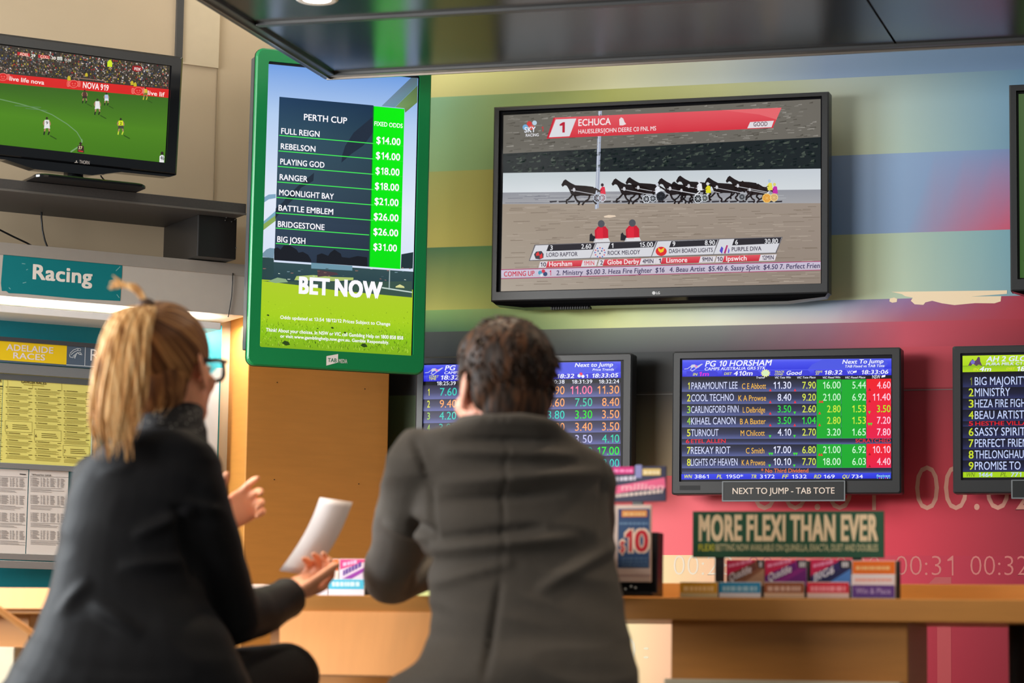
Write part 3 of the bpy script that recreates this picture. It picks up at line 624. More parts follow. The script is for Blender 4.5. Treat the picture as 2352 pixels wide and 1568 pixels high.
horse(1670, 715, .9, (44, 34, 34)); horse(1230, 720, .9, (28, 24, 26))
for x, y, col, cp_ in ((797, 715, (226, 40, 70), (60, 40, 50)), (1150, 712, (232, 236, 244), (210, 214, 224)), (1475, 708, (232, 224, 40), (220, 220, 220)), (1420, 692, (236, 238, 244), (220, 222, 230)), (1872, 690, (236, 226, 90), (180, 200, 220)), (1905, 712, (200, 50, 170), (225, 215, 120))): driver(x, y, col, cp_)
for x, y, r, col, wc in ((760, 768, 26, (70, 62, 70), (190, 200, 215)), (790, 766, 24, (150, 120, 130), (210, 215, 225)), (1075, 774, 24, (34, 34, 40), (226, 230, 236)), (1116, 770, 22, (40, 42, 46), (200, 205, 214)), (1168, 756, 28, (28, 30, 34), (60, 62, 70)), (1407, 772, 27, (26, 28, 30), (220, 224, 230)), (1450, 768, 22, (50, 54, 50), (200, 205, 210)), (1690, 760, 20, (34, 34, 38), (160, 165, 170)), (1850, 768, 28, (232, 160, 60), (244, 206, 120)), (1896, 764, 24, (214, 170, 110), (240, 214, 150))):
    c.disc(x, y, r, r, col, 8, 14); c.ring(x, y, r, r, 5, wc, 9, 14)
    for q in range(4): a = q*math.pi/4; c.line([(x-r*math.cos(a), y-r*math.sin(a)), (x+r*math.cos(a), y+r*math.sin(a))], 2, wc, 9)
for k in range(26):
    x = 450+k*58; c.poly([(x, 786), (x+50, 784), (x+46, 794), (x+4, 796)], (52, 50, 56), 4)
c.poly([(800, 884), (830, 876), (872, 878), (880, 886), (840, 894), (804, 892)], (236, 214, 190), 4)
for x, y in ((786, 985), (986, 980)):
    c.poly([(x-42, y+50), (x-44, y-10), (x-24, y-34), (x+24, y-36), (x+42, y-14), (x+44, y+46)], (206, 30, 52), 4); c.poly([(x-30, y+50), (x-34, y-8), (x-16, y-28), (x+8, y-28), (x+10, y+50)], (228, 40, 62), 5)
    c.disc(x-2, y-52, 22, 24, (84, 86, 94), 5); c.poly([(x-78, y+60), (x-76, y+18), (x-64, y+8), (x-56, y+24), (x-40, y+30), (x-40, y+62)], (40, 40, 46), 5); c.poly([(x-54, y+72), (x-44, y+44), (x+44, y+40), (x+56, y+66)], (226, 226, 230), 5)
RED, RED2 = (218, 52, 66), (232, 90, 100)
c.poly([(482, 250), (1945, 186), (1888, 316), (432, 386)], [RED2, RED2, RED, RED], 6)
c.poly([(1560, 202), (1945, 186), (1912, 262), (1800, 230)], (236, 106, 112), 7)
c.poly([(492, 262), (624, 256), (580, 370), (448, 377)], (226, 226, 232), 8); c.line([(482, 252), (438, 384)], 10, (200, 36, 58), 8)
c.text('1', 516, 346, 64, (190, 34, 58), x1=550, bold=.04, layer=10); c.text('ECHUCA', 637, 304, 42, (250, 236, 238), x1=846, bold=.03, layer=10)
c.text('HAUESLERS/JOHN DEERE C0 FNL MS', 637, 354, 27, (250, 236, 238), x1=1137, bold=.012, layer=10)
c.poly([(902, 300), (900, 262), (912, 248), (926, 256), (934, 278), (945, 292), (924, 300)], (240, 226, 228), 9)
c.poly([(1742, 279), (1895, 270), (1880, 312), (1724, 319)], (232, 226, 230), 9); c.text('GOOD', 1764, 307, 27, (90, 50, 70), x1=1854, bold=.02, layer=11)
for x, y, r, col in ((322, 290, 17, (214, 70, 70)), (355, 284, 15, (190, 214, 232)), (296, 312, 18, (120, 176, 220)), (335, 312, 17, (220, 96, 90))): c.disc(x, y, r, r, col, 7)
c.text('SKY', 290, 346, 34, (236, 240, 250), x1=362, bold=.04, layer=10); c.text('RACING', 299, 373, 18, (240, 240, 246), x1=382, bold=.02, layer=10); c.text('1', 400, 340, 32, (200, 60, 66), x1=412, bold=.02, layer=10)
WH, DK = (222, 222, 228), (52, 52, 62)
for q, (wq, kq, no, n0, n1, ny, od, o0, o1, oy, nm, a, b_, yb) in enumerate((
    ([(362, 1072), (750, 1058), (712, 1152), (325, 1167)], [(446, 1069), (746, 1058), (730, 1098), (431, 1109)], '3', 456, 472, 1102, '2.60', 656, 720, 1094, 'LORD RAPTOR', 432, 632, 1146),
    ([(755, 1058), (1140, 1045), (1105, 1142), (715, 1152)], [(842, 1055), (1137, 1045), (1120, 1083), (826, 1096)], '1', 850, 862, 1088, '15.00', 1033, 1117, 1082, 'ROCK MELODY', 826, 1034, 1134),
    ([(1148, 1046), (1536, 1033), (1505, 1128), (1110, 1142)], [(1236, 1045), (1534, 1034), (1518, 1072), (1221, 1085)], '9', 1243, 1261, 1077, '8.90', 1451, 1516, 1070, 'DASH BOARD LIGHTS', 1221, 1502, 1122),
    ([(1545, 1033), (1945, 1022), (1905, 1118), (1508, 1128)], [(1641, 1030), (1944, 1021), (1930, 1058), (1626, 1072)], '6', 1646, 1664, 1066, '30.80', 1836, 1922, 1060, 'PURPLE DIVA', 1624, 1815, 1110))):
    e = [(wq[0][0]-7, wq[0][1]-5), (wq[1][0]+7, wq[1][1]-5), (wq[2][0]+6, wq[2][1]+5), (wq[3][0]-7, wq[3][1]+5)]
    c.poly(e, (112, 108, 112), 6); c.poly(wq, WH, 7); c.poly(kq, (48, 46, 52), 8)
    c.text(no, n0, ny, 29, (240, 240, 244), x1=n1, bold=.02, layer=10); c.text(od, o0, oy, 29, (240, 240, 244), x1=o1, bold=.02, layer=10); c.text(nm, a, yb, 26, (70, 62, 82), x1=b_, bold=.025, layer=10)
c.poly([(352, 1130), (365, 1112), (400, 1108), (414, 1128), (412, 1152), (390, 1162), (362, 1158)], (70, 70, 78), 9); c.poly([(364, 1126), (380, 1112), (388, 1136), (366, 1140)], (230, 60, 60), 10); c.poly([(388, 1136), (404, 1122), (408, 1150), (390, 1158)], (230, 60, 60), 10)
for k in range(12): c.disc(776+32*math.cos(k*.524), 1118+30*math.sin(k*.524), 5, 5, ((90, 110, 200), (220, 80, 110))[k % 2], 9, 6)
for x, y in ((764, 1108), (788, 1108), (776, 1124)): c.disc(x, y, 5, 5, (60, 70, 120), 9, 6)
c.disc(1170, 1110, 36, 30, (226, 52, 52), 9); c.poly([(1150, 1086), (1168, 1100), (1192, 1084), (1184, 1112), (1166, 1120), (1152, 1106)], (246, 206, 50), 10)
for pts, col in (([(1545, 1108), (1558, 1078), (1570, 1090), (1562, 1126)], (90, 80, 200)), ([(1572, 1122), (1590, 1070), (1600, 1072), (1584, 1126)], (190, 60, 120)), ([(1598, 1120), (1604, 1086), (1610, 1104), (1606, 1122)], (110, 90, 210))): c.poly(pts, col, 9)
RR = (206, 44, 62)
for x0, x1, y0l, h, no, a, b_, tn, ta, tb, mi, ma, mb, wcol, mcol in ((388, 755, 1176, 40, '10', 394, 430, 'Horsham', 449, 597, '1MIN', 673, 740, 668, (226, 100, 112)), (768, 1135, 1164, 40, '2', 777, 795, 'Globe Derby', 824, 1028, '4MIN', 1050, 1120, 1044, (66, 60, 84)),
                              (1140, 1515, 1152, 40, '1', 1154, 1168, 'Lismore', 1203, 1338, '9MIN', 1434, 1500, 1426, (66, 60, 84)), (1525, 1905, 1141, 40, '10', 1531, 1566, 'Ipswich', 1588, 1720, '12MIN', 1821, 1894, 1812, (66, 60, 84))):
    s_ = -.031; Y = lambda x, dy: y0l+s_*(x-x0)+dy
    c.poly([(x0+4, Y(x0, 0)), (x1+8, Y(x1, 0)), (x1-4, Y(x1, h)), (x0-8, Y(x0, h))], (228, 222, 228), 6)
    c.poly([(b_+10, Y(b_, 0)), (wcol-2, Y(wcol, 0)), (wcol-14, Y(wcol, h)), (b_-2, Y(b_, h))], [RED2, RED2, RR, RR], 7)
    c.text(no, a, Y(a, h-7), 27, (66, 50, 70), x1=b_, bold=.02, layer=10); c.text(tn, ta, Y(ta, h-7), 30, (252, 240, 242), x1=tb, bold=.03, layer=10); c.text(mi, ma, Y(ma, h-7), 27, mcol, x1=mb, bold=.03, layer=10)
c.poly([(140, 1226), (2196, 1172), (2196, 1232), (140, 1288)], (176, 60, 110), 6); c.poly([(140, 1231), (2196, 1177), (2196, 1228), (140, 1283)], [(212, 202, 224), (206, 196, 218), (200, 190, 206), (206, 196, 210)], 7)
c.text('COMING UP', 158, 1272, 31, (206, 44, 70), x1=355, bold=.03, layer=10)
for x, y, r, col in ((392, 1248, 14, (80, 160, 190)), (412, 1238, 12, (220, 60, 80)), (424, 1256, 14, (60, 80, 120)), (400, 1262, 10, (230, 235, 240))): c.disc(x, y, r, r, col, 9)
c.text('1', 452, 1266, 34, (206, 44, 90), x1=462, bold=.02, layer=10)
c.text('2. Ministry  $5.00 3. Heza Fire Fighter  $16   4. Beau Artist  $5.40 6. Sassy Spirit  $4.50 7. Perfect Frien', 495, 1264, 30, (78, 70, 104), x1=2190, bold=.03, shear=.08, layer=10)
c.obj('screen', attr_mat('screen_picture_large', True, .10, .2, .92), t4)
c = Canvas(P_LG, off=.0122).crop(1100, 180, 2.8); c.disc(1131, 1383, 11, 11, (190, 190, 192), 0); c.text('LG', 1147, 1391, 15, (214, 214, 216), x1=1170, bold=.03, layer=0); c.obj('maker_logo', PRINT, t4)

# ---- television cut off at the right edge
P_TR = Plane(P_LG.O, 0)
t5 = thing('television', 'black wall television showing grass, cut by the right edge', 'television', Plane(P_LG.O, 0))
O5 = list(aligned(P_LG, (2318.5, 197), (2360, 669))); O5[2] = O5[0]+.94; O5 = tuple(O5)
I5 = (O5[0]+.019, O5[1]+.032, O5[2]-.019, O5[3]-.017)
body(t5, P_LG, O5, I5, -.012, .035, BEZEL, .0015, shell=.03, mount=gap-.065, n=2)
b = MB(); w0, w1, zb = O5[0], O5[2], O5[1]
b.loft([[(w0+.004, -.010, zb), (w1-.004, -.010, zb), (w1-.004, .035, zb), (w0+.004, .035, zb)], [(w0+.05, .012, zb-.012), (w1-.05, .012, zb-.012), (w1-.05, .045, zb-.014), (w0+.05, .045, zb-.014)]]); b.obj('lower_housing', GLOSSB, t5)
c = Canvas(P_LG, off=-.0052)
c.add([(I5[0], I5[1]), (I5[2], I5[1]), (I5[2], I5[3]), (I5[0], I5[3])], [lin((12, 13, 12))]*4, 0)
c.add([(I5[0]+.005, I5[1]+.006), (I5[2]-.005, I5[1]+.006), (I5[2]-.005, I5[3]-.006), (I5[0]+.005, I5[3]-.006)], [lin((58, 92, 42)), lin((58, 92, 42)), lin((72, 96, 58)), lin((72, 96, 58))], 1)
for k in range(160):
    u = rnd.uniform(I5[0]+.006, I5[0]+.3); v = rnd.uniform(I5[1]+.01, I5[3]-.012); l = rnd.uniform(.01, .06); g = rnd.choice((-14, -8, 8, 14))
    c.add([(u, v), (u+l, v), (u+l, v+.003), (u, v+.003)], [lin((62+g, 94+g, 46+g))]*4, 2)
c.obj('screen', MATTE_SCREEN, t5)

# ---- green framed portrait screen
P_GR = Plane(W(775, 490, 7.5), 37, 1)
t6 = thing('advertising_screen', 'tall green-framed portrait screen with race odds on the pillar', 'screen', P_GR)
OG = aligned(P_GR, (592, 111), (974.3, 858.5)); uL0, vb0 = P_GR.px(578, 839.5); OG = (P_GR.px(578, 475)[0], P_GR.px(760, 848.8)[1], P_GR.px(983, 490)[0], P_GR.px(630, 112.8)[1])
SG = (P_GR.px(606, 470)[0], P_GR.px(620, 798)[1], P_GR.px(956, 490)[0], P_GR.px(640, 143)[1])
GREEN = mat('green_frame_paint', (4, 126, 66), .38, 0, .5, var=.02)
body(t6, P_GR, OG, SG, -.004, .012, GREEN, .022, srad=.005, n=5)
b = MB(); b.slab(rrect(OG[0]-.001, OG[1]-.001, OG[2]+.001, OG[3]+.001, .023, 5), .012, .016); b.obj('frame_edge', BACKM, t6)
b = MB(); b.box(OG[0]+.001, .016, OG[1]+.045, OG[2]-.02, .062, OG[3]-.02, .006); b.obj('back_shell', mat('case_grey', (70, 72, 74), .5), t6)
b = MB(); b.box(-.03, .062, -.1, .10, .125, .1); b.obj('wall_mount', BACKM, t6)
c = Canvas(P_GR, off=-.0015).crop(560, 80, 3.564)
c.add([(SG[0]-.001, SG[1]-.001), (SG[2]+.001, SG[1]-.001), (SG[2]+.001, SG[3]+.001), (SG[0]-.001, SG[3]+.001)], [lin((6, 8, 14))]*4, 0)
sx0, sx1 = SG[0]+.0005, P_GR.px(953, 490)[0]; svt = P_GR.px(640, 147)[1]
def vband(ya, yb, ca, cb, layer=1):
    va, vb = P_GR.px(610, ya)[1], P_GR.px(610, yb)[1]; c.add([(sx0, vb), (sx1, vb), (sx1, va), (sx0, va)], [lin(cb), lin(cb), lin(ca), lin(ca)], layer)
vband(146, 260, (112, 158, 226), (180, 206, 240)); vband(260, 460, (180, 206, 240), (226, 234, 248)); vband(460, 600, (226, 234, 248), (214, 226, 246)); vband(600, 642, (52, 78, 82), (40, 66, 74)); vband(642, 720, (176, 206, 42), (168, 208, 30)); vband(720, 760, (168, 208, 30), (142, 196, 24)); vband(760, 798, (142, 196, 24), (130, 176, 26))
c.poly([(1372, 349), (1424, 352), (1422, 412), (1238, 592), (1128, 583)], [(84, 110, 128), (88, 108, 118), (92, 124, 132), (112, 146, 166), (120, 150, 176)], 2)
c.poly([(1424, 412), (1421, 552), (1322, 636), (1316, 600), (1240, 592)], [(86, 110, 70), (104, 134, 74), (104, 136, 72), (112, 146, 90), (120, 156, 100)], 2)
c.poly([(165, 1330), (205, 1306), (262, 1302), (262, 1335), (205, 1345), (165, 1372)], (130, 168, 196), 2); c.poly([(160, 1528), (262, 1440), (262, 1475), (160, 1568)], (122, 170, 190), 2); c.poly([(160, 1550), (262, 1475), (262, 1520), (158, 1600)], (140, 170, 90), 3)
# odds table
TU0, TU1 = P_GR.px(642, 300)[0], P_GR.px(857, 300)[0]
def tq(x0, y0, x1, y1, ca, cb, layer):  # pixel rectangle on the screen (photo pixels)
    u0, va = P_GR.px(x0, y0); u1 = P_GR.px(x1, y0)[0]; vb = P_GR.px(x0, y1)[1]; c.add([(u0, vb), (u1, vb), (u1, va), (u0, va)], [lin(cb), lin(cb), lin(ca), lin(ca)], layer)
ut0, vt0 = P_GR.px(642, 222); ut1 = P_GR.px(856.5, 300)[0]; vt1 = P_GR.px(628.5, 597)[1]
cs = [(30, 60, 92), (52, 82, 100), (56, 80, 96), (52, 70, 90), (44, 58, 78)]
for k in range(4):
    va, vb = vt0+(vt1-vt0)*k/4, vt0+(vt1-vt0)*(k+1)/4; c.add([(ut0, vb), (ut1, vb), (ut1, va), (ut0, va)], [lin(cs[k+1]), lin(tuple(v*.82 for v in cs[k+1])), lin(tuple(v*.85 for v in cs[k])), lin(cs[k])], 4)
c.poly([(1058, 668), (1058, 800), (980, 905), (880, 975), (800, 1045), (806, 985), (830, 910), (900, 800)], (34, 46, 62), 5)
c.poly([(576, 1128), (570, 1195), (470, 1250), (400, 1350), (300, 1450), (258, 1505), (262, 1420), (320, 1370), (350, 1330), (440, 1240)], (34, 46, 60), 5)
ug0 = P_GR.px(858, 300)[0]; ug1 = P_GR.px(928, 300)[0]; vg0 = P_GR.px(858, 243.5)[1]; vg1 = P_GR.px(846, 612.5)[1]
c.add([(ug0, vg1), (ug1, vg1), (ug1, vg0), (ug0, vg0)], [lin((0, 226, 14)), lin((0, 226, 14)), lin((0, 240, 8)), lin((0, 240, 8))], 5)
c.add([(ug0-.004, vg1), (ug0, vg1), (ug0, vg0), (ug0-.004, vg0)], [lin((20, 60, 50)), lin((10, 150, 40)), lin((10, 150, 40)), lin((20, 60, 50))], 5)
WT = (252, 250, 255)
c.text('PERTH CUP', 492, 696, 50, WT, x1=846, bold=.03, layer=8); c.text('FIXED ODDS', 1069, 742, 35, WT, x1=1301, bold=.03, layer=8)
for i, (t, x0, x1, yb, pr, a, b_, py) in enumerate((('FULL REIGN', 306, 621, 808, '$14.00', 1085, 1283, 887), ('REBELSON', 302, 587, 933, '$14.00', 1081, 1280, 1012), ('PLAYING GOD', 298, 661, 1058, '$18.00', 1078, 1275, 1137), ('RANGER', 293, 522, 1185, '$18.00', 1073, 1271, 1262), ('MOONLIGHT BAY', 289, 738, 1311, '$21.00', 1070, 1267, 1387), ('BATTLE EMBLEM', 284, 733, 1437, '$26.00', 1063, 1267, 1512))):
    c.text(t, x0, yb, 46, WT, x1=x1, bold=.03, layer=8); c.text(pr, a, py, 56, WT, x1=b_, bold=.035, layer=8)
    y0 = 822+i*127; u0, v0 = c.uv(290-i*5, y0); u1 = c.uv(1062, y0)[0]; c.add([(u0, v0-.0012), (u1, v0-.0012), (u1, v0+.0012), (u0, v0+.0012)], [lin((70, 240, 90))]*4, 6)
    c.add([(u1, v0-.0007), (ug1, v0-.0007), (ug1, v0+.0007), (u1, v0+.0007)], [lin((60, 220, 60))]*4, 6)
c.crop(560, 500, 4.127)
c.text('BRIDGESTONE', 322, 84, 54, WT, x1=766, bold=.03, layer=8); c.text('BIG JOSH', 317, 228, 54, WT, x1=584, bold=.03, layer=8); c.text('$26.00', 1228, 160, 64, WT, x1=1464, bold=.035, layer=8); c.text('$31.00', 1228, 304, 64, WT, x1=1452, bold=.035, layer=8)
for y0 in (97, 242):
    u0, v0 = c.uv(305, y0); u1 = c.uv(1190, y0)[0]; c.add([(u0, v0-.0012), (u1, v0-.0012), (u1, v0+.0012), (u0, v0+.0012)], [lin((70, 240, 90))]*4, 6)
# tree line, grandstand and turf
DT = (24, 28, 36)
c.poly([(288, 398), (290, 290), (320, 280), (350, 300), (380, 262), (440, 262), (500, 300), (520, 330), (560, 322), (610, 350), (640, 400), (640, 418)], DT, 5)
c.poly([(690, 425), (694, 352), (740, 336), (800, 360), (820, 330), (860, 300), (920, 340), (930, 372), (1000, 380), (1080, 362), (1170, 374), (1172, 462)], DT, 5)
c.poly([(172, 368), (175, 340), (215, 300), (250, 285), (292, 290), (286, 384)], (120, 150, 170), 3); c.poly([(1495, 345), (1608, 325), (1602, 480), (1490, 480)], (34, 52, 58), 3)
c.poly([(166, 372), (286, 380), (284, 560), (162, 584)], (44, 70, 72), 2); c.poly([(640, 425), (1030, 455), (1030, 500), (640, 480)], (110, 150, 168), 3); c.poly([(700, 490), (880, 520), (900, 540), (700, 560)], (80, 60, 66), 4)
c.poly([(500, 552), (660, 542), (850, 560), (1040, 566), (1040, 590), (850, 600), (480, 590)], (176, 196, 110), 3); c.poly([(230, 600), (320, 566), (400, 580), (420, 610), (300, 618)], (140, 170, 130), 3)
c.poly([(1380, 490), (1388, 490), (1384, 680), (1374, 680)], (170, 190, 190), 4); c.poly([(1440, 650), (1480, 630), (1520, 650), (1525, 665), (1440, 660)], (216, 216, 150), 4); c.poly([(1310, 655), (1598, 700), (1598, 712), (1310, 668)], (196, 214, 206), 4)
for k in range(26): c.poly([(x := rnd.uniform(180, 1580), y := rnd.uniform(460, 600)), (x+rnd.uniform(10, 34), y+2), (x+20, y+8), (x, y+7)], rnd.choice(((120, 150, 160), (200, 214, 200), (70, 90, 96), (150, 110, 100))), 4)
c.poly([(162, 596), (500, 636), (900, 690), (1596, 755), (1596, 600), (900, 610), (162, 596)], (58, 84, 74), 2)
c.text('BET NOW', 520, 712, 150, WT, x1=1314, bold=.085, layer=10)
c.text('Odds updated at 13:54 18/12/12 Prices Subject to Change', 345, 957, 32, WT, x1=1390, bold=.03, layer=10)
c.text('Think! About your choices. In NSW or VIC call Gambling Help on 1800 858 858', 210, 1076, 33, WT, x1=1513, bold=.035, layer=10)
c.text('or visit www.gamblinghelp.nsw.gov.au. Gamble Responsibly.', 345, 1134, 30, WT, x1=1380, bold=.035, layer=10)
for k in range(700):                                    # blades of turf, thicker towards the bottom
    t = rnd.random()**.55; x = rnd.uniform(160, 1575); y = 760+t*455+(x-160)*.055; y = min(y, 1205+(x-160)*.055); l = 6+t*26*rnd.random(); a = rnd.uniform(-9, 9)
    c.poly([(x, y), (x+a, y-l), (x+a+3, y-l), (x+4, y)], rnd.choice(((98, 150, 20), (200, 232, 90), (70, 110, 20), (176, 216, 50), (40, 64, 20))) if t > .5 or rnd.random() < .25 else (182, 220, 44), 6)
for x, y, r in ((1620, 0, 0), (1140, 1215, 34), (400, 1195, 40), (960, 1090, 14), (840, 1045, 16), (700, 1050, 10), (1180, 1050, 8), (230, 925, 14)):
    if r: c.poly([(x-r, y-r*.2), (x-r*.3, y-r*.8), (x+r*.6, y-r*.5), (x+r, y+r*.2), (x, y+r*.4)], (44, 70, 20), 7)
c.obj('screen', MATTE_SCREEN, t6)
c = Canvas(P_GR, off=.0042).crop(560, 500, 4.127)
c.poly([(779, 1312), (890, 1292), (888, 1372), (778, 1402)], (236, 226, 220), 0); c.text('TAB', 791, 1366, 36, (30, 120, 90), x1=876, bold=.03, layer=1); c.text('MEDIA', 896, 1376, 38, (226, 218, 212), x1=976, bold=.02, layer=1); c.obj('maker_logo', PRINT, t6)

# ------------------------------------------------------------------ shelf with the football television
SHELF = mat('charcoal_shelf', (62, 59, 56), .55, var=.25, scale=160)
P_SH = on_left(.33)
uS0 = -3.0; uS1, vS1 = P_SH.px(566, 468.2); vtop = P_SH.px(300, 440.6)[1]; th = vtop-P_SH.px(300, 466)[1]
sh = thing('wall_shelf', 'long charcoal shelf carrying the football television', 'shelf', P_SH)
b = MB(); b.box(uS0, 0, vtop-th, uS1, .33, vtop, .002); b.obj('board', SHELF, sh)
b = MB(); b.box(uS0, -.0015, vtop-th-.001, uS1, .004, vtop-th+.004); b.obj('edge_strip', mat('edge_grey', (92, 88, 82), .5), sh)
PB = on_left(.26); ub0, vb0 = PB.px(455, 520); ub1 = PB.px(545, 500)[0]; vb1 = PB.px(500, 592)[1]
b = MB(); b.box(ub0, .07, vb1, ub1, .33, vtop-th, .003); b.obj('bracket', mat('bracket_black', (30, 28, 27), .35), sh)
for x, y in ((520, 499), (517, 506), (540, 504), (532, 509), (541.5, 569)):
    b = MB(); u, v = PB.px(x, y); b.slab([(u+.002*math.cos(k*1.05), v+.002*math.sin(k*1.05)) for k in range(6)], .0685, .07); b.obj('bracket_screw', mat('screw_steel', (190, 190, 188), .25, .9), sh)

P_TH = Plane(W(200, 240, 7.30), 45, 4)
t7 = thing('television', 'glossy black television on the shelf showing a football match', 'television', P_TH)
Hs = rect_px(P_TH, 0, 104, 391, 152); ST = P_TH.px(391, 152); SB = P_TH.px(379, 375)
wS = .575; I7 = (ST[0]-wS, SB[1], ST[0], ST[1])
eo = P_TH.px(418.6, 132); eb = P_TH.px(403.6, 404)
O7 = (I7[0]-(eo[0]-ST[0]), P_TH.px(300, 384)[1]-.010, eo[0], eo[1])
b = MB(); ring(b, rrect(*O7, .004, 3), rrect(*I7, .002, 3), -.012, -.004, .05, .006); b.obj('bezel', GLOSSB, t7, False)
cxT = (O7[0]+O7[2])/2; hw = (O7[2]-O7[0])/2; z0 = O7[1]
b = MB(); lip = [(O7[0]+.004, z0), (O7[0]+.02, z0-.006), (cxT-.16, z0-.007), (cxT-.08, z0-.024), (cxT+.08, z0-.024), (cxT+.16, z0-.007), (O7[2]-.02, z0-.006), (O7[2]-.004, z0)]
b.slab(lip, -.010, .04); b.obj('lower_lip', GLOSSB, t7)
b = MB(); f = lambda k, y: [(p[0], y, p[1]) for p in rrect(O7[0]+.02+k, O7[1]+.02+k, O7[2]-.02-k, O7[3]-.02-k, .02, 3)]
b.loft([f(0, .05), f(.03, .07), f(.07, .085)]); b.obj('back_shell', BACKM, t7)
mi = P_TH.matrix().inverted()
zsh = (P_SH.at(0, vtop)).z
uc = P_TH.px(175, 400)[0]
b = MB(); b.box(uc-.020, .006, z0-.05, uc+.024, .05, z0-.015, .006); b.obj('neck', GLOSSB, t7)
# stand base lies flat on the shelf
base = MB(); pbc = P_TH.at(uc+.015, 0); M3 = Matrix.Rotation(math.radians(45), 4, 'Z')
loc = lambda x, y, z: mi @ (Vector((pbc.x, pbc.y, zsh)) + M3.to_3x3() @ Vector((x, y, z)))
prof = lambda sx, sy, z: [loc(p[0], p[1], z) for p in rrect(-.155*sx, -.085*sy, .155*sx, .10*sy, .03, 4)]
base.loft([prof(1, 1, .0005), prof(1, 1, .006), prof(.97, .94, .010), prof(.5, .5, .014)]); base.obj('stand_base', GLOSSB, t7)
b = MB(); a0 = loc(0, .02, .012); top_ = mi @ P_TH.at(uc, z0-.03, -.02); b.tube([a0, (a0+top_)/2, top_], .018, 10); b.obj('stand_post', GLOSSB, t7)
c = Canvas(P_TH, off=.0045).crop(0, 0, 2.8)
c.add([(I7[0], I7[1]), (I7[2], I7[1]), (I7[2], I7[3]), (I7[0], I7[3])], [lin((10, 10, 10))]*4, 0)
xl = -420; TOP = lambda x: 424+(x-1095)*.1235; BOT = lambda x: 1052+(x-1060)*.108
def strip(f0, f1, x0, x1, c0, c1, layer):
    c.poly([(x0, f0(x0)), (x1, f0(x1)), (x1-(0), f1(x1)), (x0, f1(x0))], [c0, c0, c1, c1], layer)
BAN0, BAN1 = (lambda x: 575+(x-1080)*.098), (lambda x: 630+(x-1075)*.0925)
def rx(y): return 1093-(y-424)*.0555-3
c.poly([(xl, TOP(xl)), (rx(424), TOP(1092)), (rx(575), BAN0(rx(575))), (xl, BAN0(xl))], (58, 52, 44), 1)
c.poly([(xl, BAN0(xl)), (rx(576), BAN0(rx(576))), (rx(630), BAN1(rx(630))), (xl, BAN1(xl))], (216, 34, 32), 2)
c.poly([(xl, BAN1(xl)), (rx(632), BAN1(rx(632))), (rx(840), 846), (xl, 690)], [(52, 96, 22), (58, 104, 28), (78, 132, 30), (78, 136, 24)], 2)
c.poly([(xl, 690), (rx(840), 846), (rx(1045), BOT(rx(1045))), (xl, BOT(xl))], [(78, 136, 24), (78, 132, 30), (66, 118, 26), (72, 128, 24)], 2)
for k in range(2300):                                   # the crowd in the stand
    x = rnd.uniform(-60, 1082); t = rnd.random(); y = TOP(x)+8+t*(BAN0(x)-TOP(x)-16); r = rnd.uniform(2.2, 5)
    col = rnd.choice(((38, 34, 32), (70, 62, 56), (150, 122, 104), (196, 168, 150), (170, 150, 40), (120, 110, 104), (40, 60, 96), (160, 40, 40), (206, 200, 196), (90, 84, 50), (36, 60, 40)))
    if rnd.random() < .5: col = tuple(v*.55 for v in col)
    if x < rx(y)-6: c.poly([(x-r, y-r), (x+r, y-r*.8), (x+r*.8, y+r*1.3), (x-r*.8, y+r)], col, 3+(k % 2))
for k in range(9): c.line([(500+k*5, 375+k*13), (545+k*5, 380+k*13)], 3, (24, 26, 24), 5)
for x, y, s_ in ((702, 410, 1.3), (440, 505, .9), (552, 482, .7), (865, 545, .8), (845, 535, .8)): c.poly([(x-12*s_, y+16*s_), (x-12*s_, y-8*s_), (x, y-20*s_), (x+11*s_, y-8*s_), (x+12*s_, y+16*s_)], (206, 232, 30) if s_ > 1 else (200, 180, 40), 6)
c.line([(470, 500), (672, 522)], 5, (150, 120, 100), 6); c.line([(475, 500), (475, 515)], 4, (120, 100, 90), 6); c.line([(670, 522), (670, 534)], 4, (120, 100, 90), 6)
c.text('live life nova', 57, 519, 27, (250, 226, 220), x1=281, bold=.03, layer=8); c.text('NOVA 919', 528, 566, 38, (252, 236, 232), x1=694, bold=.03, layer=8); c.text('live lif', 945, 611, 28, (250, 226, 220), x1=1054, bold=.03, layer=8)
for x, y in ((470, 541), (885, 586), (15, 496)):
    c.ring(x, y, 27, 24, 3, (240, 130, 120), 8, 14)
    for dx in (-31, -38, 31, 38): c.ring(x+dx, y, 5, 18, 3, (240, 130, 120), 8, 10)
    for dx in (-9, 9): c.ring(x+dx, y-2, 4, 4, 2, (240, 130, 120), 8, 6)
    c.line([(x-10, y+10), (x, y+13), (x+10, y+10)], 2.5, (240, 130, 120), 8)
c.line([(-200, 610), (0, 640), (120, 668), (240, 702), (330, 738), (430, 800), (490, 850), (520, 900)], 6, (110, 150, 100), 5); c.line([(520, 896), (524, 912), (500, 945), (450, 978)], 9, (120, 160, 110), 5)
c.line([(90, 680), (260, 692)], 5, (90, 130, 84), 5); c.line([(160, 698), (300, 712)], 4, (90, 130, 84), 5)
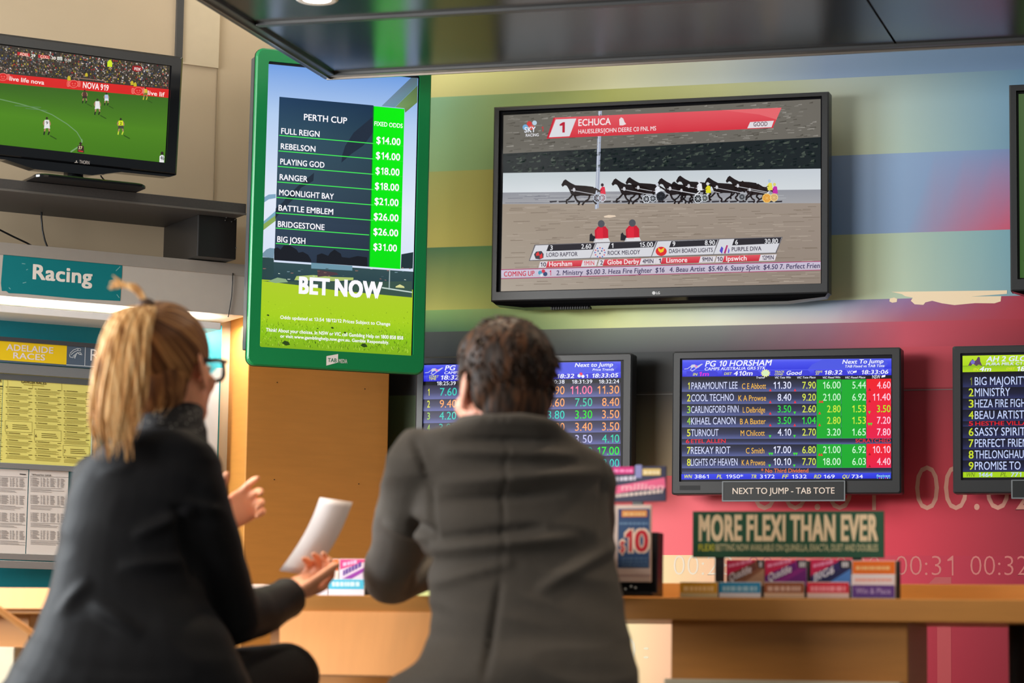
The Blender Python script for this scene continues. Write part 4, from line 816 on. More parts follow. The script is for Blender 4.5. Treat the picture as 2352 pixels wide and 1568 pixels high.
def player(x, y, k, top, short, skin=(176, 130, 100), sock=(30, 30, 30), num=None):
    P = lambda pts: [(x+a*k, y+b*k) for a, b in pts]
    c.disc(x, y-50*k, 7*k, 8*k, (50, 40, 34), 8, 8); c.poly(P([(-14, -40), (14, -40), (17, -8), (-15, -8)]), top, 7)
    c.line(P([(-14, -36), (-22, -20), (-16, -6)]), 6*k, skin, 7); c.line(P([(14, -36), (21, -20), (20, -6)]), 6*k, skin, 7)
    c.poly(P([(-15, -8), (17, -8), (20, 14), (2, 10), (-18, 14)]), short, 8); c.line(P([(-10, 12), (-14, 32)]), 8*k, skin, 7); c.line(P([(12, 12), (16, 32)]), 8*k, skin, 7)
    c.line(P([(-14, 30), (-18, 52)]), 8*k, sock, 7); c.line(P([(16, 30), (8, 52)]), 8*k, sock, 7); c.line(P([(20, 56), (60, 78)]), 7*k, (48, 84, 22), 4)
    if num: c.text(num, x-7*k, y-14*k, 18*k, (30, 30, 34) if sum(top) > 400 else (236, 220, 180), x1=x+7*k, bold=.02, layer=9)
player(297, 814, 1.05, (232, 230, 228), (226, 226, 226), num='9'); player(622, 690, .95, (228, 228, 228), (230, 230, 230)); player(680, 640, .75, (170, 190, 220), (220, 224, 230)); player(540, 624, .8, (86, 50, 44), (60, 44, 40))
player(772, 816, .98, (214, 232, 30), (70, 74, 60), sock=(196, 214, 60), num='2'); player(930, 604, .75, (206, 200, 50), (120, 120, 50), sock=(200, 190, 60))
c.disc(514, 924, 9, 10, (56, 40, 34), 8, 8); c.poly([(494, 978), (496, 938), (510, 932), (534, 940), (537, 984)], (58, 36, 34), 7); c.text('37', 500, 960, 20, (240, 224, 170), x1=524, bold=.02, layer=9); c.line([(500, 970), (530, 976)], 6, (220, 60, 50), 8)
c.disc(1038, 986, 10, 11, (50, 40, 36), 8, 8); c.poly([(1020, 1044), (1022, 1004), (1038, 996), (1052, 1004), (1050, 1046)], (230, 230, 230), 7); c.text('46', 1027, 1028, 26, (30, 30, 36), x1=1050, bold=.02, layer=9)
c.poly([(108, 335), (188, 346), (188, 366), (108, 356)], (190, 40, 44), 7); c.text('ADEL', 122, 357, 18, (250, 220, 200), x1=180, bold=.03, layer=9); c.text('29', 195, 366, 18, (240, 236, 230), x1=223, bold=.03, layer=9); c.poly([(242, 352), (314, 360), (314, 382), (242, 373)], (190, 40, 44), 7); c.text('COLL', 255, 374, 18, (250, 220, 200), x1=311, bold=.03, layer=9)
c.text('30', 326, 382, 18, (240, 236, 230), x1=354, bold=.03, layer=9); c.poly([(364, 366), (396, 369), (396, 391), (364, 388)], (226, 226, 216), 7); c.text('Q2', 369, 386, 14, (60, 60, 56), x1=391, bold=.03, layer=9); c.text('0:38', 411, 393, 16, (214, 214, 206), x1=452, bold=.02, layer=9)
c.disc(878, 443, 34, 20, (150, 20, 24), 7); c.text('FOX', 859, 452, 18, (250, 240, 236), x1=900, bold=.04, layer=9); c.text('LIVE', 921, 456, 11, (190, 190, 186), x1=957, bold=.02, layer=9)
c.V = [(min(max(u, I7[0]+.001), I7[2]-.0005), n, min(max(v, I7[1]+.0005), I7[3]-.0005)) for u, n, v in c.V]
c.obj('screen', MATTE_SCREEN, t7)
c = Canvas(P_TH, off=.0122).crop(0, 0, 2.8); c.text('THORN', 500, 1053, 22, (196, 184, 176), x1=565, bold=.012, layer=0); c.poly([(470, 1046), (479, 1043), (479, 1034), (485, 1034), (485, 1044), (494, 1048), (470, 1049)], (190, 180, 172), 0); c.obj('maker_logo', PRINT, t7)
# cables
def cable(name, label, pts, r, m_=None):
    b = MB(); b.tube(pts, r, 8); o = b.obj(name, m_ or mat('cable_black', (10, 10, 11), .45), None, True); return tag(o, label, 'cable', 'loose black cables')
W_ = lambda pl, x, y, n=0: pl.pt(x, y, n)
P_C = on_left(.05)
def arc(pl, pts, n=0): return [pl.pt(x, y, n) for x, y in pts]
cable('cable', 'thin black cable curling down behind the television stand', arc(on_left(.16), [(229, 398), (233, 406), (240, 414), (247, 424), (250, 430)]), .0022)
cable('cable', 'black cable curving down under the shelf above the Racing sign', arc(P_C, [(96, 470), (95, 500), (98, 530), (103, 552), (110, 570), (120, 592)]), .0026)
cable('cable', 'black cable sagging under the shelf at the left edge', arc(P_C, [(-60, 500), (0, 528), (30, 543), (62, 558), (100, 580)]), .0026)
cable('cable', 'thin black cable hanging down the right end of the grey cabinet header', arc(on_left(.2035), [(534.5, 627), (534, 650), (532, 680), (528, 705), (524, 728)]), .0014)

# ------------------------------------------------------------------ racing form cabinet on the left wall
GREYM = mat('warm_grey_metal', (186, 178, 168), .5, .0, .5, var=.04); ALU = mat('brushed_aluminium', (176, 178, 178), .35, .75, .5, var=.08, scale=60, stretch=(1, 1, 20))
TEALM = mat('teal_board', (0, 126, 138), .5, var=.04)
P_CAB = on_left(.09); P_HD = on_left(.20); P_BK = on_left(.03)
cab = thing('display_cabinet', 'grey racing form cabinet with teal backing under the shelf', 'display cabinet', P_CAB)
def cbox(pl, name, m_, x0, y0, x1, y1, back, parent, bev=0, front=0):
    """box on plane pl, as a child of a thing standing on P_CAB"""
    u0, v0 = pl.px(x0, y0); u1 = pl.px(x1, y0)[0]; v1 = pl.px(x0, y1)[1]; d = (P_CAB.O-pl.O).dot(P_CAB.N)   # d<0: pl is nearer the room
    du = (pl.O-P_CAB.O).dot(P_CAB.U)
    b = MB(); b.box(u0+du, d-front, v1, u1+du, d+back, v0, bev); return b.obj(name, m_, parent)
cbox(P_HD, 'header', GREYM, -200, 538, 574, 662, .20, cab, .002)
cbox(P_HD, 'header_rail', mat('header_rail_grey', (150, 143, 134), .5), -200, 537.5, 574, 566, .004, cab, .001, front=.003)
cbox(P_HD, 'header_lip', mat('white_enamel', (236, 232, 228), .35), -200, 684, 510, 700, .20, cab, .003)
cbox(P_BK, 'back_board', TEALM, -200, 690, 512, 1352, .03, cab)
cbox(on_left(.045), 'side_board', mat('pale_grey_board', (196, 196, 194), .5), 430, 846, 505, 1095, .015, cab, .002)
c_alu = []
cbox(P_CAB, 'rail', ALU, -200, 818, 262, 842, .004, cab, .002); cbox(P_CAB, 'rail', ALU, -200, 843, 262, 857, .004, cab, .002, front=-.004)
cbox(P_CAB, 'rail', ALU, -200, 1051, 262, 1064, .004, cab, .002); cbox(P_CAB, 'rail', ALU, -200, 1262, 262, 1277, .004, cab, .002); cbox(P_CAB, 'rail', ALU, -200, 1279, 262, 1297, .004, cab, .002)
c = Canvas(P_HD, off=.0004)
c.poly([(8, 579), (84, 584), (86, 586), (281, 604), (280, 630), (276, 691), (180, 686), (60, 675), (20, 673), (14, 668), (4, 668), (2, 650), (6, 600)], (0, 118, 124), 1)
for pts in ([(52, 650), (60, 648)], [(20, 660), (24, 664)], [(50, 605), (58, 606)], [(48, 570), (49, 571)], [(60, 620), (64, 618)], [(266, 622), (276, 612)], [(268, 676), (274, 684)], [(270, 650), (276, 660)]): c.line(pts, 1.6, (120, 176, 176), 2)
c.text('Racing', 74.5, 640, 33, (232, 224, 214), x1=212, bold=.05, layer=3)
d = (P_CAB.O-P_HD.O).dot(P_CAB.N); o = c.obj('header_sign', PRINT, cab); o.location = (((P_HD.O-P_CAB.O).dot(P_CAB.U)), d, (P_HD.O-P_CAB.O).dot(P_CAB.V))
o['label'] = 'scuffed teal Racing sign'
# yellow and slate title strip
P_T = on_left(.094)
ts = thing('title_strip', 'yellow and slate strip titled ADELAIDE RACES in the cabinet', 'sign', P_T)
b = MB(); u0, v0 = P_T.px(-120, 764.5); u1 = P_T.px(240, 764)[0]; v1 = P_T.px(-120, 822)[1]; b.box(u0, 0, v1, u1, .003, v0, .0005); b.obj('strip_board', mat('slate_strip', (84, 100, 116), .4), ts)
b = MB(); b.box(u0, -.004, v0-.0105, u1, .003, v0+.001, .001); b.obj('top_channel', mat('dark_channel', (70, 72, 76), .4), ts)
c = Canvas(P_T, off=.0004).crop(0, 520, 3.266)
c.poly([(-420, 790), (503, 866), (497, 1036), (-420, 970)], (238, 202, 24), 1); c.poly([(503, 866), (782, 888), (776, 1055), (497, 1036)], (82, 98, 116), 1); c.poly([(497, 1034), (776, 1053), (776, 1058), (497, 1040)], (196, 206, 210), 2); c.line([(640, 880), (635, 1044)], 4, (214, 222, 226), 2)
c.text('ADELAIDE', 46, 927, 46, (232, 222, 226), x1=400, bold=.03, layer=3); c.text('RACES', 98, 988, 44, (232, 222, 226), x1=338, bold=.03, layer=3); c.text('R', 677, 1006, 88, (236, 240, 242), x1=744, bold=-.005, layer=3)
for pts in ([(520, 958), (524, 978), (548, 984)], [(524, 952), (550, 926), (580, 914), (604, 920)], [(530, 962), (560, 938), (590, 926)], [(545, 975), (575, 950), (606, 944)], [(575, 950), (560, 990)], [(590, 958), (616, 962)], [(578, 944), (596, 960), (612, 950)], [(552, 984), (566, 966)]): c.line(pts, 4, (220, 228, 232), 3)
c.disc(594, 924, 12, 9, (82, 98, 116), 4); c.ring(594, 924, 12, 9, 3.5, (220, 228, 232), 5, 10)
c.obj('lettering', PRINT, ts)
# racing forms behind the rails
P_PA = on_left(.084)
for y_ in (838, 1057, 1287):
    cbox(P_CAB, 'rail_bracket', ALU, 236, y_-6, 258, y_+6, .06, cab, .001, front=-.004)
def sheet(name, label, group, x0, y0, x1, y1, paper, draw, pl=P_PA):
    o = Canvas(pl, off=.0006); u0, v0 = pl.px(x0, y0); u1 = pl.px(x1, y0)[0]; v1 = pl.px(x0, y1)[1]
    root = thing(name, label, 'paper', pl, group); b = MB(); b.box(u0, 0, v1, u1, .0005, v0); b.obj('page', paper, root)
    draw(o); o.obj('print', PRINT, root); return root
YP = mat('yellow_paper', (226, 216, 116), .8, var=.05, scale=8); WP = mat('white_paper', (214, 206, 200), .8, var=.05, scale=8)
INKY, INKW = (104, 92, 30), (96, 90, 88)
def yellow_print(c):
    c.crop(0, 520, 3.266)
    c.text('GAWLER RACES', 158, 1174, 22, (70, 54, 20), x1=346, bold=.03, layer=2); c.line([(175, 1186), (330, 1196)], 4, (150, 130, 40), 1)
    for x in (57, 243, 462): c.line([(x, 1138+x*.06), (x, 1200+x*.06)], 2, (140, 120, 40), 1)
    for ci, (xa, xb) in enumerate(((42, 240), (260, 458), (476, 670))):
        y = 1200+xa*.07
        for blk in range(9):
            c.line([(xa, y), (xa+14, y+1)], 5, INKY, 1); c.line([(xa+22, y), (xa+rnd.uniform(90, 120), y+6)], 5.5, INKY, 1); c.line([(xb-28, y+12), (xb, y+13)], 5, INKY, 1)
            for k in range(4): c.line([(xa+rnd.uniform(0, 12), y+12+k*8), (xb-rnd.uniform(4, 40), y+22+k*8)], 2.6, (150, 138, 62), 1)
            y += 51
            if blk == (5 if ci == 0 else 6 if ci == 1 else 8)-1:
                c.line([(xa-4, y-2), (xb, y+8), (xb, y+88), (xa-4, y+78), (xa-4, y-2)], 2, INKY, 1); c.text(str(5+ci), xa+2, y+56, 24, (70, 60, 20), x1=xa+14, bold=.02, layer=2)
                for k in range(3): c.line([(xa+50, y+28+k*14), (xb-40+k*8, y+34+k*14)], 4.5, INKY, 1)
                y += 90
    c.line([(630, 1732), (668, 1734)], 5, (90, 80, 30), 1)
sheet('racing_form', 'yellow racing form sheet headed GAWLER RACES', 'yellow racing forms', 8.5, 855, 214, 1063.5, YP, yellow_print)
def yellow_left(c):
    c.crop(0, 520, 3.266); c.text('R', -4, 1168, 26, (70, 54, 20), x1=10, bold=.03, layer=2); c.line([(-90, 1196), (20, 1199)], 9, (70, 60, 24), 1)
    for k in range(34): c.line([(-90, 1214+k*16), (rnd.uniform(4, 20), 1218+k*16)], 2.6 if k % 3 else 5, (150, 138, 62) if k % 3 else INKY, 1)
sheet('racing_form', 'sliver of yellow racing form cut by the left edge', 'yellow racing forms', -70, 849, 7.5, 1057, YP, yellow_left)
def white_print(x0, xb, head):
    def f(c):
        c.crop(0, 960, 2.579); 
        if head: c.text('TAB Personal Form  GAWLER', x0+8, 338, 9, (70, 66, 66), x1=x0+124, bold=.03, layer=2)
        else: c.line([(xb-44, 331), (xb-8, 334)], 7, (90, 86, 86), 1)
        c.line([(x0, 344), (xb, 351)], 1.6, INKW, 1)
        for blk in range(4):
            y = 352+blk*104
            for ln in range(9):
                yy = y+ln*6
                for xa, w in ((2, 8), (12, 44), (62, 10), (76, 16), (98, 12), (118, 34), (160, 14), (180, 26)):
                    if x0+xa+w < xb-6: c.line([(x0+xa, yy+xa*.045), (x0+xa+w*rnd.uniform(.6, 1), yy+(xa+w)*.045)], 2.6, (132, 126, 124), 1)
            for ln in range(4): c.line([(x0+2, y+60+ln*7), (x0+(xb-x0)*rnd.uniform(.5, .95), y+66+ln*7)], 2.2, (140, 134, 132), 1)
    return f
sheet('racing_form', 'white racing form sheet with small tables on the left edge', 'white racing forms', -70, 1072, 65.5, 1273, WP, white_print(-4, 160, False))
sheet('racing_form', 'white racing form sheet with small tables beside the woman', 'white racing forms', 67.5, 1076, 158, 1276, WP, white_print(178, 405, True))
b = MB(); u0, v0 = P_CAB.px(-120, 846); u1 = P_CAB.px(217, 846)[0]; v1 = P_CAB.px(-120, 1052)[1]; b.box(u1-.0012, .0, v1, u1, .003, v0+.06); b.obj('acrylic_edge', mat('acrylic_green', (150, 176, 160), .1, 0, .6), cab)

# ------------------------------------------------------------------ bar counter with pedestals and sloped boards
P_CT = Plane(W(1800, 1398, 5.75), 0)
vt = P_CT.px(1800, 1373)[1]; vb = P_CT.px(1800, 1425)[1]; zc = P_CT.O.z
uA, uB = P_CT.px(-260, 1400)[0], P_CT.px(2700, 1400)[0]
ZT = zc+vt                                              # height of the counter top
ctr = thing('bar_counter', 'long maple bar counter the two people lean on', 'counter', Vector((P_CT.O.x, P_CT.O.y, 0)))
cl = lambda u, d, z: (u, d, z)                          # child space: x along the counter, y away from the room, z from the floor
b = MB(); b.box(uA, 0, zc+vb, uB, .46, ZT, .004); b.obj('worktop', LAM, ctr)
b = MB(); b.box(P_CT.px(985, 1350)[0], .43, ZT-.004, uB, .46, ZT+.046, .003); b.obj('upstand', LAM, ctr)
def pedestal(x0, x1, d0, d1, base_y):
    b = MB(); ua, ub = P_CT.px(x0, 1450)[0], P_CT.px(x1, 1450)[0]; b.box(ua, d0, 0, ub, d1, zc+vb, .003); b.obj('pedestal', LAM, ctr)
    zb = W(1800, base_y, 5.85).z; b = MB(); b.box(ua-.004, d0-.05, 0, ub-.01, d0+.01, zb, .004); b.obj('footrest_box', mat('cream_laminate', (216, 200, 170), .5), ctr)
pedestal(1527, 2076, .06, .36, 1562); pedestal(560, 1000, .16, .40, 1640); pedestal(-260, 40, .06, .36, 1509)
b = MB(); ua, ub = P_CT.px(2292, 1450)[0], P_CT.px(2334, 1450)[0]; uc_ = (ua+ub)/2
b.lathe([((ub-ua)/2, .012), ((ub-ua)/2, zc+vb)], (uc_, .2, 0), 20); b.lathe([(.0005, 0), (.16, 0), (.16, .006), (.03, .014), (.0005, .014)], (uc_, .2, 0), 24); b.obj('post', mat('black_post', (14, 14, 15), .4), ctr, True)
# sloped writing board, hinged under the front edge
def board(x0, x1, y0, y1, drop_out):
    ua, ub = P_CT.px(x0, y0)[0], P_CT.px(x1, y0)[0]; za = zc+P_CT.px((x0+x1)/2, y0)[1]
    pn = W((x0+x1)/2, y1, 5.75*.985); k = ray((x0+x1)/2, y1); t = (P_CT.O.y-drop_out)/k.y; zb = ZC+k.z*t
    pd_ = Plane(P_CT.O-Vector((0, drop_out, 0)), 0); uc, ud = pd_.px(x0, y1)[0], pd_.px(x1, y1)[0]
    b = MB(); b.loft([[(ua, -.004, za), (ub, -.004, za), (ub, .012, za-.004), (ua, .012, za-.004)], [(uc, -drop_out, zb), (ud, -drop_out, zb), (ud, -drop_out+.016, zb-.004), (uc, -drop_out+.016, zb-.004)]]); return b.obj('writing_board', mat('lit_maple_board', (240, 164, 94), .45, var=.06, scale=9, stretch=(8, 1, 1)), ctr)  # same maple as the counter, the light on it put into a paler colour
board(643, 1180, 1405, 1551, .045); board(-260, 128, 1349, 1396, .02)
b = MB(); p0 = W(-40, 1372, 5.86); p1 = W(78, 1457, 5.86); o_ = ctr.location
b.tube([p0-o_, p1-o_], .0075, 8); b.obj('brace', MATS['lit_maple_board'], ctr)
# pad of white betting slips on the counter
def slab_on(name, label, cat, m_, x0, x1, ya, yb, depth_off, thick, group=None):
    pl = Plane(P_CT.O+Vector((0, depth_off, 0)), 0); ua, ub = pl.px(x0, ya)[0], pl.px(x1, ya)[0]
    r_ = thing(name, label, cat, Vector((pl.O.x+ua, pl.O.y, ZT+.0006)), group); b = MB(); b.box(0, 0, 0, ub-ua, .09, thick, .0015); b.obj('pages', m_, r_)
    return r_
slip = slab_on('slip_pad', 'pad of white betting slips on the counter behind the woman', 'paper pad', WP, 556, 646, 1330, 1347, .2, .0285)
b = MB(); b.box(0, -.001, .027, .082, .012, .0295, .0008); b.obj('binding', mat('slip_binding', (230, 214, 200), .6), slip)

# ------------------------------------------------------------------ brochures, header signs and stands on the counter
def booklet(name, label, pl, x0, y0, x1, y1, art, thick=.006, group=None, base=(230, 226, 222), lean=0):
    """a printed card standing on the counter: its front face drawn on plane pl"""
    u0, v0 = pl.px(x0, y0); u1 = pl.px(x1, y0)[0]; v1 = ZT-pl.O.z if y1 is None else pl.px(x0, y1)[1]
    r_ = thing(name, label, 'booklet', pl, group); b = MB(); b.box(u0, 0, v1, u1, thick, v0, .0008); b.obj('pages', mat('card_%d_%d_%d' % base, base, .5), r_)
    c = Canvas(pl, off=.0004); c.r = (x0, y0, x1, y1 if y1 else y0+45)
    art(c); c.obj('cover_print', PRINT, r_); return r_
def dashes(c, x0, x1, y, h, col, sl=0, n=9, layer=3):
    x = x0
    while x < x1-2:
        w = rnd.uniform(.5, 1.3)*(x1-x0)/n; c.poly([(x, y+sl*(x-x0)), (min(x+w, x1), y+sl*(x+w-x0)), (min(x+w, x1), y-h+sl*(x+w-x0)), (x, y-h+sl*(x-x0))], col, layer); x += w*1.25
P_B1 = Plane(P_CT.O+Vector((0, .10, 0)), 0); P_B2 = Plane(P_CT.O+Vector((0, .135, 0)), 0); P_SG = Plane(P_CT.O+Vector((0, .165, 0)), 0)
def rackbox(name, label, x0, x1, pl_front, hgt, xb=None):
    ua, ub = pl_front.px(x0, 1350)[0], pl_front.px(x1, 1350)[0]
    r_ = thing(name, label, 'brochure rack', Vector((pl_front.O.x+ua, pl_front.O.y, ZT+.0006)))
    w = ub-ua; bw = ub-pl_front.px(xb or x0, 1350)[0]; m_ = mat('smoke_acrylic', (60, 58, 56), .15, 0, .6)
    b = MB(); b.box(0, -.012, 0, w, .058, .003); b.obj('base', m_, r_)
    b = MB(); b.box(w-bw, .052, .003, w, .055, hgt); b.obj('back_panel', m_, r_)
    b = MB(); b.box(0, .022, .003, w, .024, .03); b.obj('divider', m_, r_); return r_
GB = 'betting booklets in the rack under the green sign'
rk = rackbox('brochure_rack', 'dark brochure rack under the green MORE FLEXI sign', 1560, 2060, P_B1, .085, 1668)
def row(x0, x1, label, col, stripe, kind='front'):
    def art(c):
        c.rect(x0, 1337, x1, 1361, col, 1); c.rect(x0, 1361, x1, 1373, stripe, 1); dashes(c, x0+8, x1-8, 1357, 11, tuple(min(255, v*.5+130) for v in col), n=7, layer=2)
    booklet('betting_booklet', label, P_B1, x0, 1336, x1, None, art, group=GB)
row(1562, 1648, 'short cream and yellow booklet at the left end of the front rack row', (206, 160, 40), (214, 196, 150))
row(1652, 1747, 'short bright blue booklet in the front rack row', (36, 142, 196), (226, 222, 226))
row(1755, 1847, 'short brown booklet in the front rack row', (140, 84, 54), (214, 180, 150))
row(1854, 1950, 'short red booklet in the front rack row', (206, 34, 62), (222, 190, 180))
def wp(c):
    c.rect(1957, 1320, 2055, 1343, (226, 214, 216), 1); c.rect(1957, 1343, 2055, 1372, (92, 54, 132), 1); c.text('Win & Place', 1966, 1363, 13, (176, 156, 206), x1=2046, bold=.02, layer=3); dashes(c, 1964, 2048, 1334, 5, (236, 150, 130), n=12, layer=2)
booklet('betting_booklet', 'white and purple Win & Place booklet at the right end of the rack', P_B1, 1956, 1319, 2056, None, wp, group=GB)
def tall(x0, x1, xt, label, c1, c2, c3, word):
    def art(c):
        c.rect(x0, 1285, x1, 1345, c2, 1); c.poly([(x0, 1286), (xt, 1286), (xt-14, 1300), (x0, 1326)], (212, 32, 84), 2)
        c.poly([(x0+1, 1322), (xt-4, 1290), (xt+2, 1306), (x0+2, 1342)], c1, 3); c.poly([(xt, 1286), (x1, 1286), (x1, 1304), (xt+4, 1304)], (26, 24, 30), 3); dashes(c, xt+6, x1-3, 1302, 12, (210, 206, 210), n=3, layer=4)
        c.poly([(x0+30, 1345), (x1, 1306), (x1, 1345)], c3, 2); dashes(c, x0+6, xt-12, 1303, 7, (240, 150, 190), -.22, 6, 4)
        n = len(word); V, Fc = glyphs(word, .02); mn = min(v[0] for v in V); w = max(v[0] for v in V)-mn
        x_a, y_a = x0+8, 1335; sc = (xt-x0-20)/w; base = len(c.V); col = lin((240, 232, 240))
        for vx, vy, k_ in V:
            u, v = P_B2.px(x_a+(vx-mn)*sc, y_a-(vx-mn)*sc*.42-vy*26); c.V.append((u, -(c.off+5*c.step+k_), v))
        for f in Fc: c.F.append(tuple(i+base for i in f)); c.C.append([col]*len(f))
    booklet('betting_booklet', label, P_B2, x0, 1285, x1, None, art, group=GB)
tall(1668, 1755, 1738, 'taller booklet with pink corner and brown band behind the blue booklet', (120, 70, 60), (150, 96, 70), (186, 140, 110), 'Quaddie')
tall(1757, 1853, 1830, 'taller booklet with pink corner and purple band behind the brown booklet', (110, 30, 120), (150, 40, 130), (120, 34, 120), 'Quaddie')
tall(1862, 1954, 1928, 'taller booklet with pink corner and navy band behind the red booklet', (50, 40, 100), (40, 38, 84), (80, 130, 200), 'BIG6')
def org(c): c.rect(1958, 1288, 2056, 1318, (240, 112, 20), 1); dashes(c, 1966, 2048, 1308, 8, (250, 190, 120), n=10, layer=2); c.rect(1958, 1318, 2056, 1345, (226, 214, 210), 1)
booklet('betting_booklet', 'tall orange booklet behind the Win & Place booklet', P_B2, 1957, 1287, 2057, None, org, group=GB)
# green header sign
sg = thing('header_sign', 'green sign reading MORE FLEXI THAN EVER above the betting booklets', 'sign', P_SG)
a_ = aligned(P_SG, (1591, 1174), (2031, 1281)); b = MB(); b.box(a_[0], 0, a_[1], a_[2], .004, a_[3], .001); b.obj('board', mat('dark_green_board', (24, 78, 50), .5), sg)
b = MB()
b.box(a_[0]+.05, .004, ZT-P_SG.O.z+.0006, a_[0]+.07, .012, a_[3]-.02); b.obj('stand_leg', MATS['smoke_acrylic'], sg)
b = MB(); b.box(a_[2]-.07, .004, ZT-P_SG.O.z+.0006, a_[2]-.05, .012, a_[3]-.02); b.obj('stand_leg', MATS['smoke_acrylic'], sg)
c = Canvas(P_SG, off=.0004).crop(1520, 1140, 2.827)
c.text('MORE FLEXI THAN EVER', 240, 283, 158, (232, 206, 166), x1=1404, bold=.075, layer=1); c.text('FLEXI', 240, 352, 42, (216, 206, 60), x1=340, bold=.02, layer=1)
c.text('BETTING NOW AVAILABLE ON QUINELLA, EXACTA, DUET AND DOUBLES', 352, 352, 42, (206, 196, 150), x1=1404, bold=.02, layer=1); c.obj('lettering', PRINT, sg)
# $10 card stand and million sign left of it
P_10 = Plane(P_CT.O+Vector((0, .03, 0)), -4)
s10 = thing('card_stand', 'black stand holding the blue $10 card beside the man', 'card stand', P_10)
u0, v0 = P_10.px(1402, 1222); u1 = P_10.px(1509, 1222)[0]; zbt = ZT-P_10.O.z+.0045
b = MB(); b.box(u0, .004, zbt, u1, .05, v0, .003); b.obj('holder', mat('stand_black', (16, 17, 22), .3), s10)
b = MB(); b.box(u0-.004, -.03, zbt, u1, .05, zbt+.006, .002); b.obj('foot', MATS['stand_black'], s10)
for x, y in ((1421, 1351), (1449, 1347), (1459, 1350), (1436, 1353)):  # chrome beads added to give the soft bright glints low on the stand
    u, v = P_10.px(x, y); b = MB(); b.ellipsoid((u, .002, v), (.0036, 0, 0), (0, .0036, 0), (0, 0, .0036)); b.obj('glint_bead', mat('chrome', (230, 226, 218), .12, 1), s10, True)
cd10 = thing('price_card', 'pale card with blue panel and red $10 in the black stand', 'card', P_10)
b = MB(); u0, v0 = P_10.px(1416, 1160); u1 = P_10.px(1507, 1160)[0]; v1 = P_10.px(1416, 1336)[1]; b.box(u0-.012, -.003, v1, u1-.010, .003, v0, .001); b.obj('card', mat('card_peach', (232, 204, 188), .6), cd10)
c = Canvas(P_10, off=.0034).crop(1380, 1040, 4.357)
c.rect(175, 560, 492, 1150, (54, 82, 122), 1); c.rect(190, 565, 485, 655, (50, 50, 110), 2); c.rect(215, 575, 468, 640, (236, 150, 70), 3); dashes(c, 235, 450, 625, 26, (250, 196, 130), n=6, layer=4); dashes(c, 190, 480, 715, 18, (120, 150, 180), n=9, layer=3)
c.text('$', 186, 996, 130, (250, 214, 186), x1=256, bold=.08, layer=4); c.text('1', 236, 992, 226, (250, 214, 186), x1=334, bold=.1, layer=4); c.text('0', 326, 992, 226, (250, 214, 186), x1=500, bold=.1, layer=4)
c.text('$', 198, 990, 108, (206, 24, 40), x1=244, bold=.03, layer=5); c.text('1', 254, 984, 206, (206, 24, 40), x1=318, bold=.04, layer=5); c.text('0', 344, 984, 206, (206, 24, 40), x1=482, bold=.04, layer=5)
for k in range(3): dashes(c, 215, 480, 1065+k*34, 16, (96, 124, 156), n=8, layer=3)
c.rect(165, 1215, 500, 1235, (206, 170, 160), 2); c.obj('card_print', PRINT, cd10)
P_ML = Plane(P_CT.O+Vector((0, .085, 0)), -6)
ms = thing('jackpot_sign', 'navy sign with pink and yellow tags above the $10 card', 'sign', P_ML)
b = MB(); u0, v0 = P_ML.px(1398, 1072); u1 = P_ML.px(1530, 1070)[0]; v1 = P_ML.px(1398, 1152)[1]; b.box(u0, 0, v1, u1, .004, v0, .001); b.obj('board', mat('navy_board', (32, 30, 66), .5), ms)
b = MB(); b.box((u0+u1)/2-.012, .004, ZT-P_ML.O.z+.007, (u0+u1)/2+.012, .01, v1+.04); b.obj('stand_leg', MATS['stand_black'], ms)
c = Canvas(P_ML, off=.0004).crop(1380, 1040, 4.357)
c.rect(110, 140, 330, 212, (214, 30, 120), 1); dashes(c, 130, 320, 190, 24, (250, 150, 200), n=5, layer=2); c.rect(345, 120, 410, 250, (140, 140, 190), 1); c.rect(418, 158, 600, 225, (226, 190, 110), 1); dashes(c, 430, 590, 210, 30, (246, 226, 180), n=5, layer=2)
dashes(c, 100, 350, 285, 40, (214, 206, 220), -.06, 6, 2); c.poly([(100, 420), (100, 340), (640, 245), (650, 345), (400, 365)], (240, 100, 140), 2); c.text('million', 205, 372, 62, (252, 176, 190), x1=630, bold=.05, shear=.1, layer=4)
dashes(c, 110, 620, 450, 34, (222, 200, 190), -.1, 16, 3); c.obj('sign_print', PRINT, ms)
# second rack, behind the woman's hand
P_L1 = Plane(P_CT.O+Vector((0, .16, 0)), 0); P_L2 = Plane(P_CT.O+Vector((0, .19, 0)), 0); GL = "betting booklets behind the woman's hand"
rk2 = rackbox('brochure_rack', "low dark brochure rack on the counter behind the woman's hand", 716, 904, P_L1, .075)
def b1(c): c.rect(755, 1330, 836, 1353, (70, 186, 222), 1); c.rect(755, 1353, 836, 1368, (236, 230, 240), 1); dashes(c, 763, 828, 1346, 10, (200, 236, 246), n=8, layer=2)
booklet('betting_booklet', "short sky blue booklet beside the woman's fingers", P_L1, 755, 1329, 837, None, b1, group=GL)
def b2(c): c.rect(718, 1330, 752, 1352, (92, 62, 150), 1); c.rect(718, 1352, 752, 1368, (236, 230, 240), 1); dashes(c, 738, 750, 1348, 10, (214, 200, 236), n=2, layer=2)
booklet('betting_booklet', "narrow purple and white booklet just under the woman's fingers", P_L1, 717, 1329, 753, None, b2, group=GL)
def b3(c): c.rect(716, 1284, 777, 1310, (242, 104, 24), 1); c.rect(716, 1310, 777, 1340, (236, 216, 206), 1); c.poly([(762, 1318), (768, 1318), (766, 1334), (758, 1334)], (220, 130, 110), 2)
booklet('betting_booklet', "orange and cream booklet at the tips of the woman's fingers", P_L2, 715, 1283, 778, None, b3, group=GL)
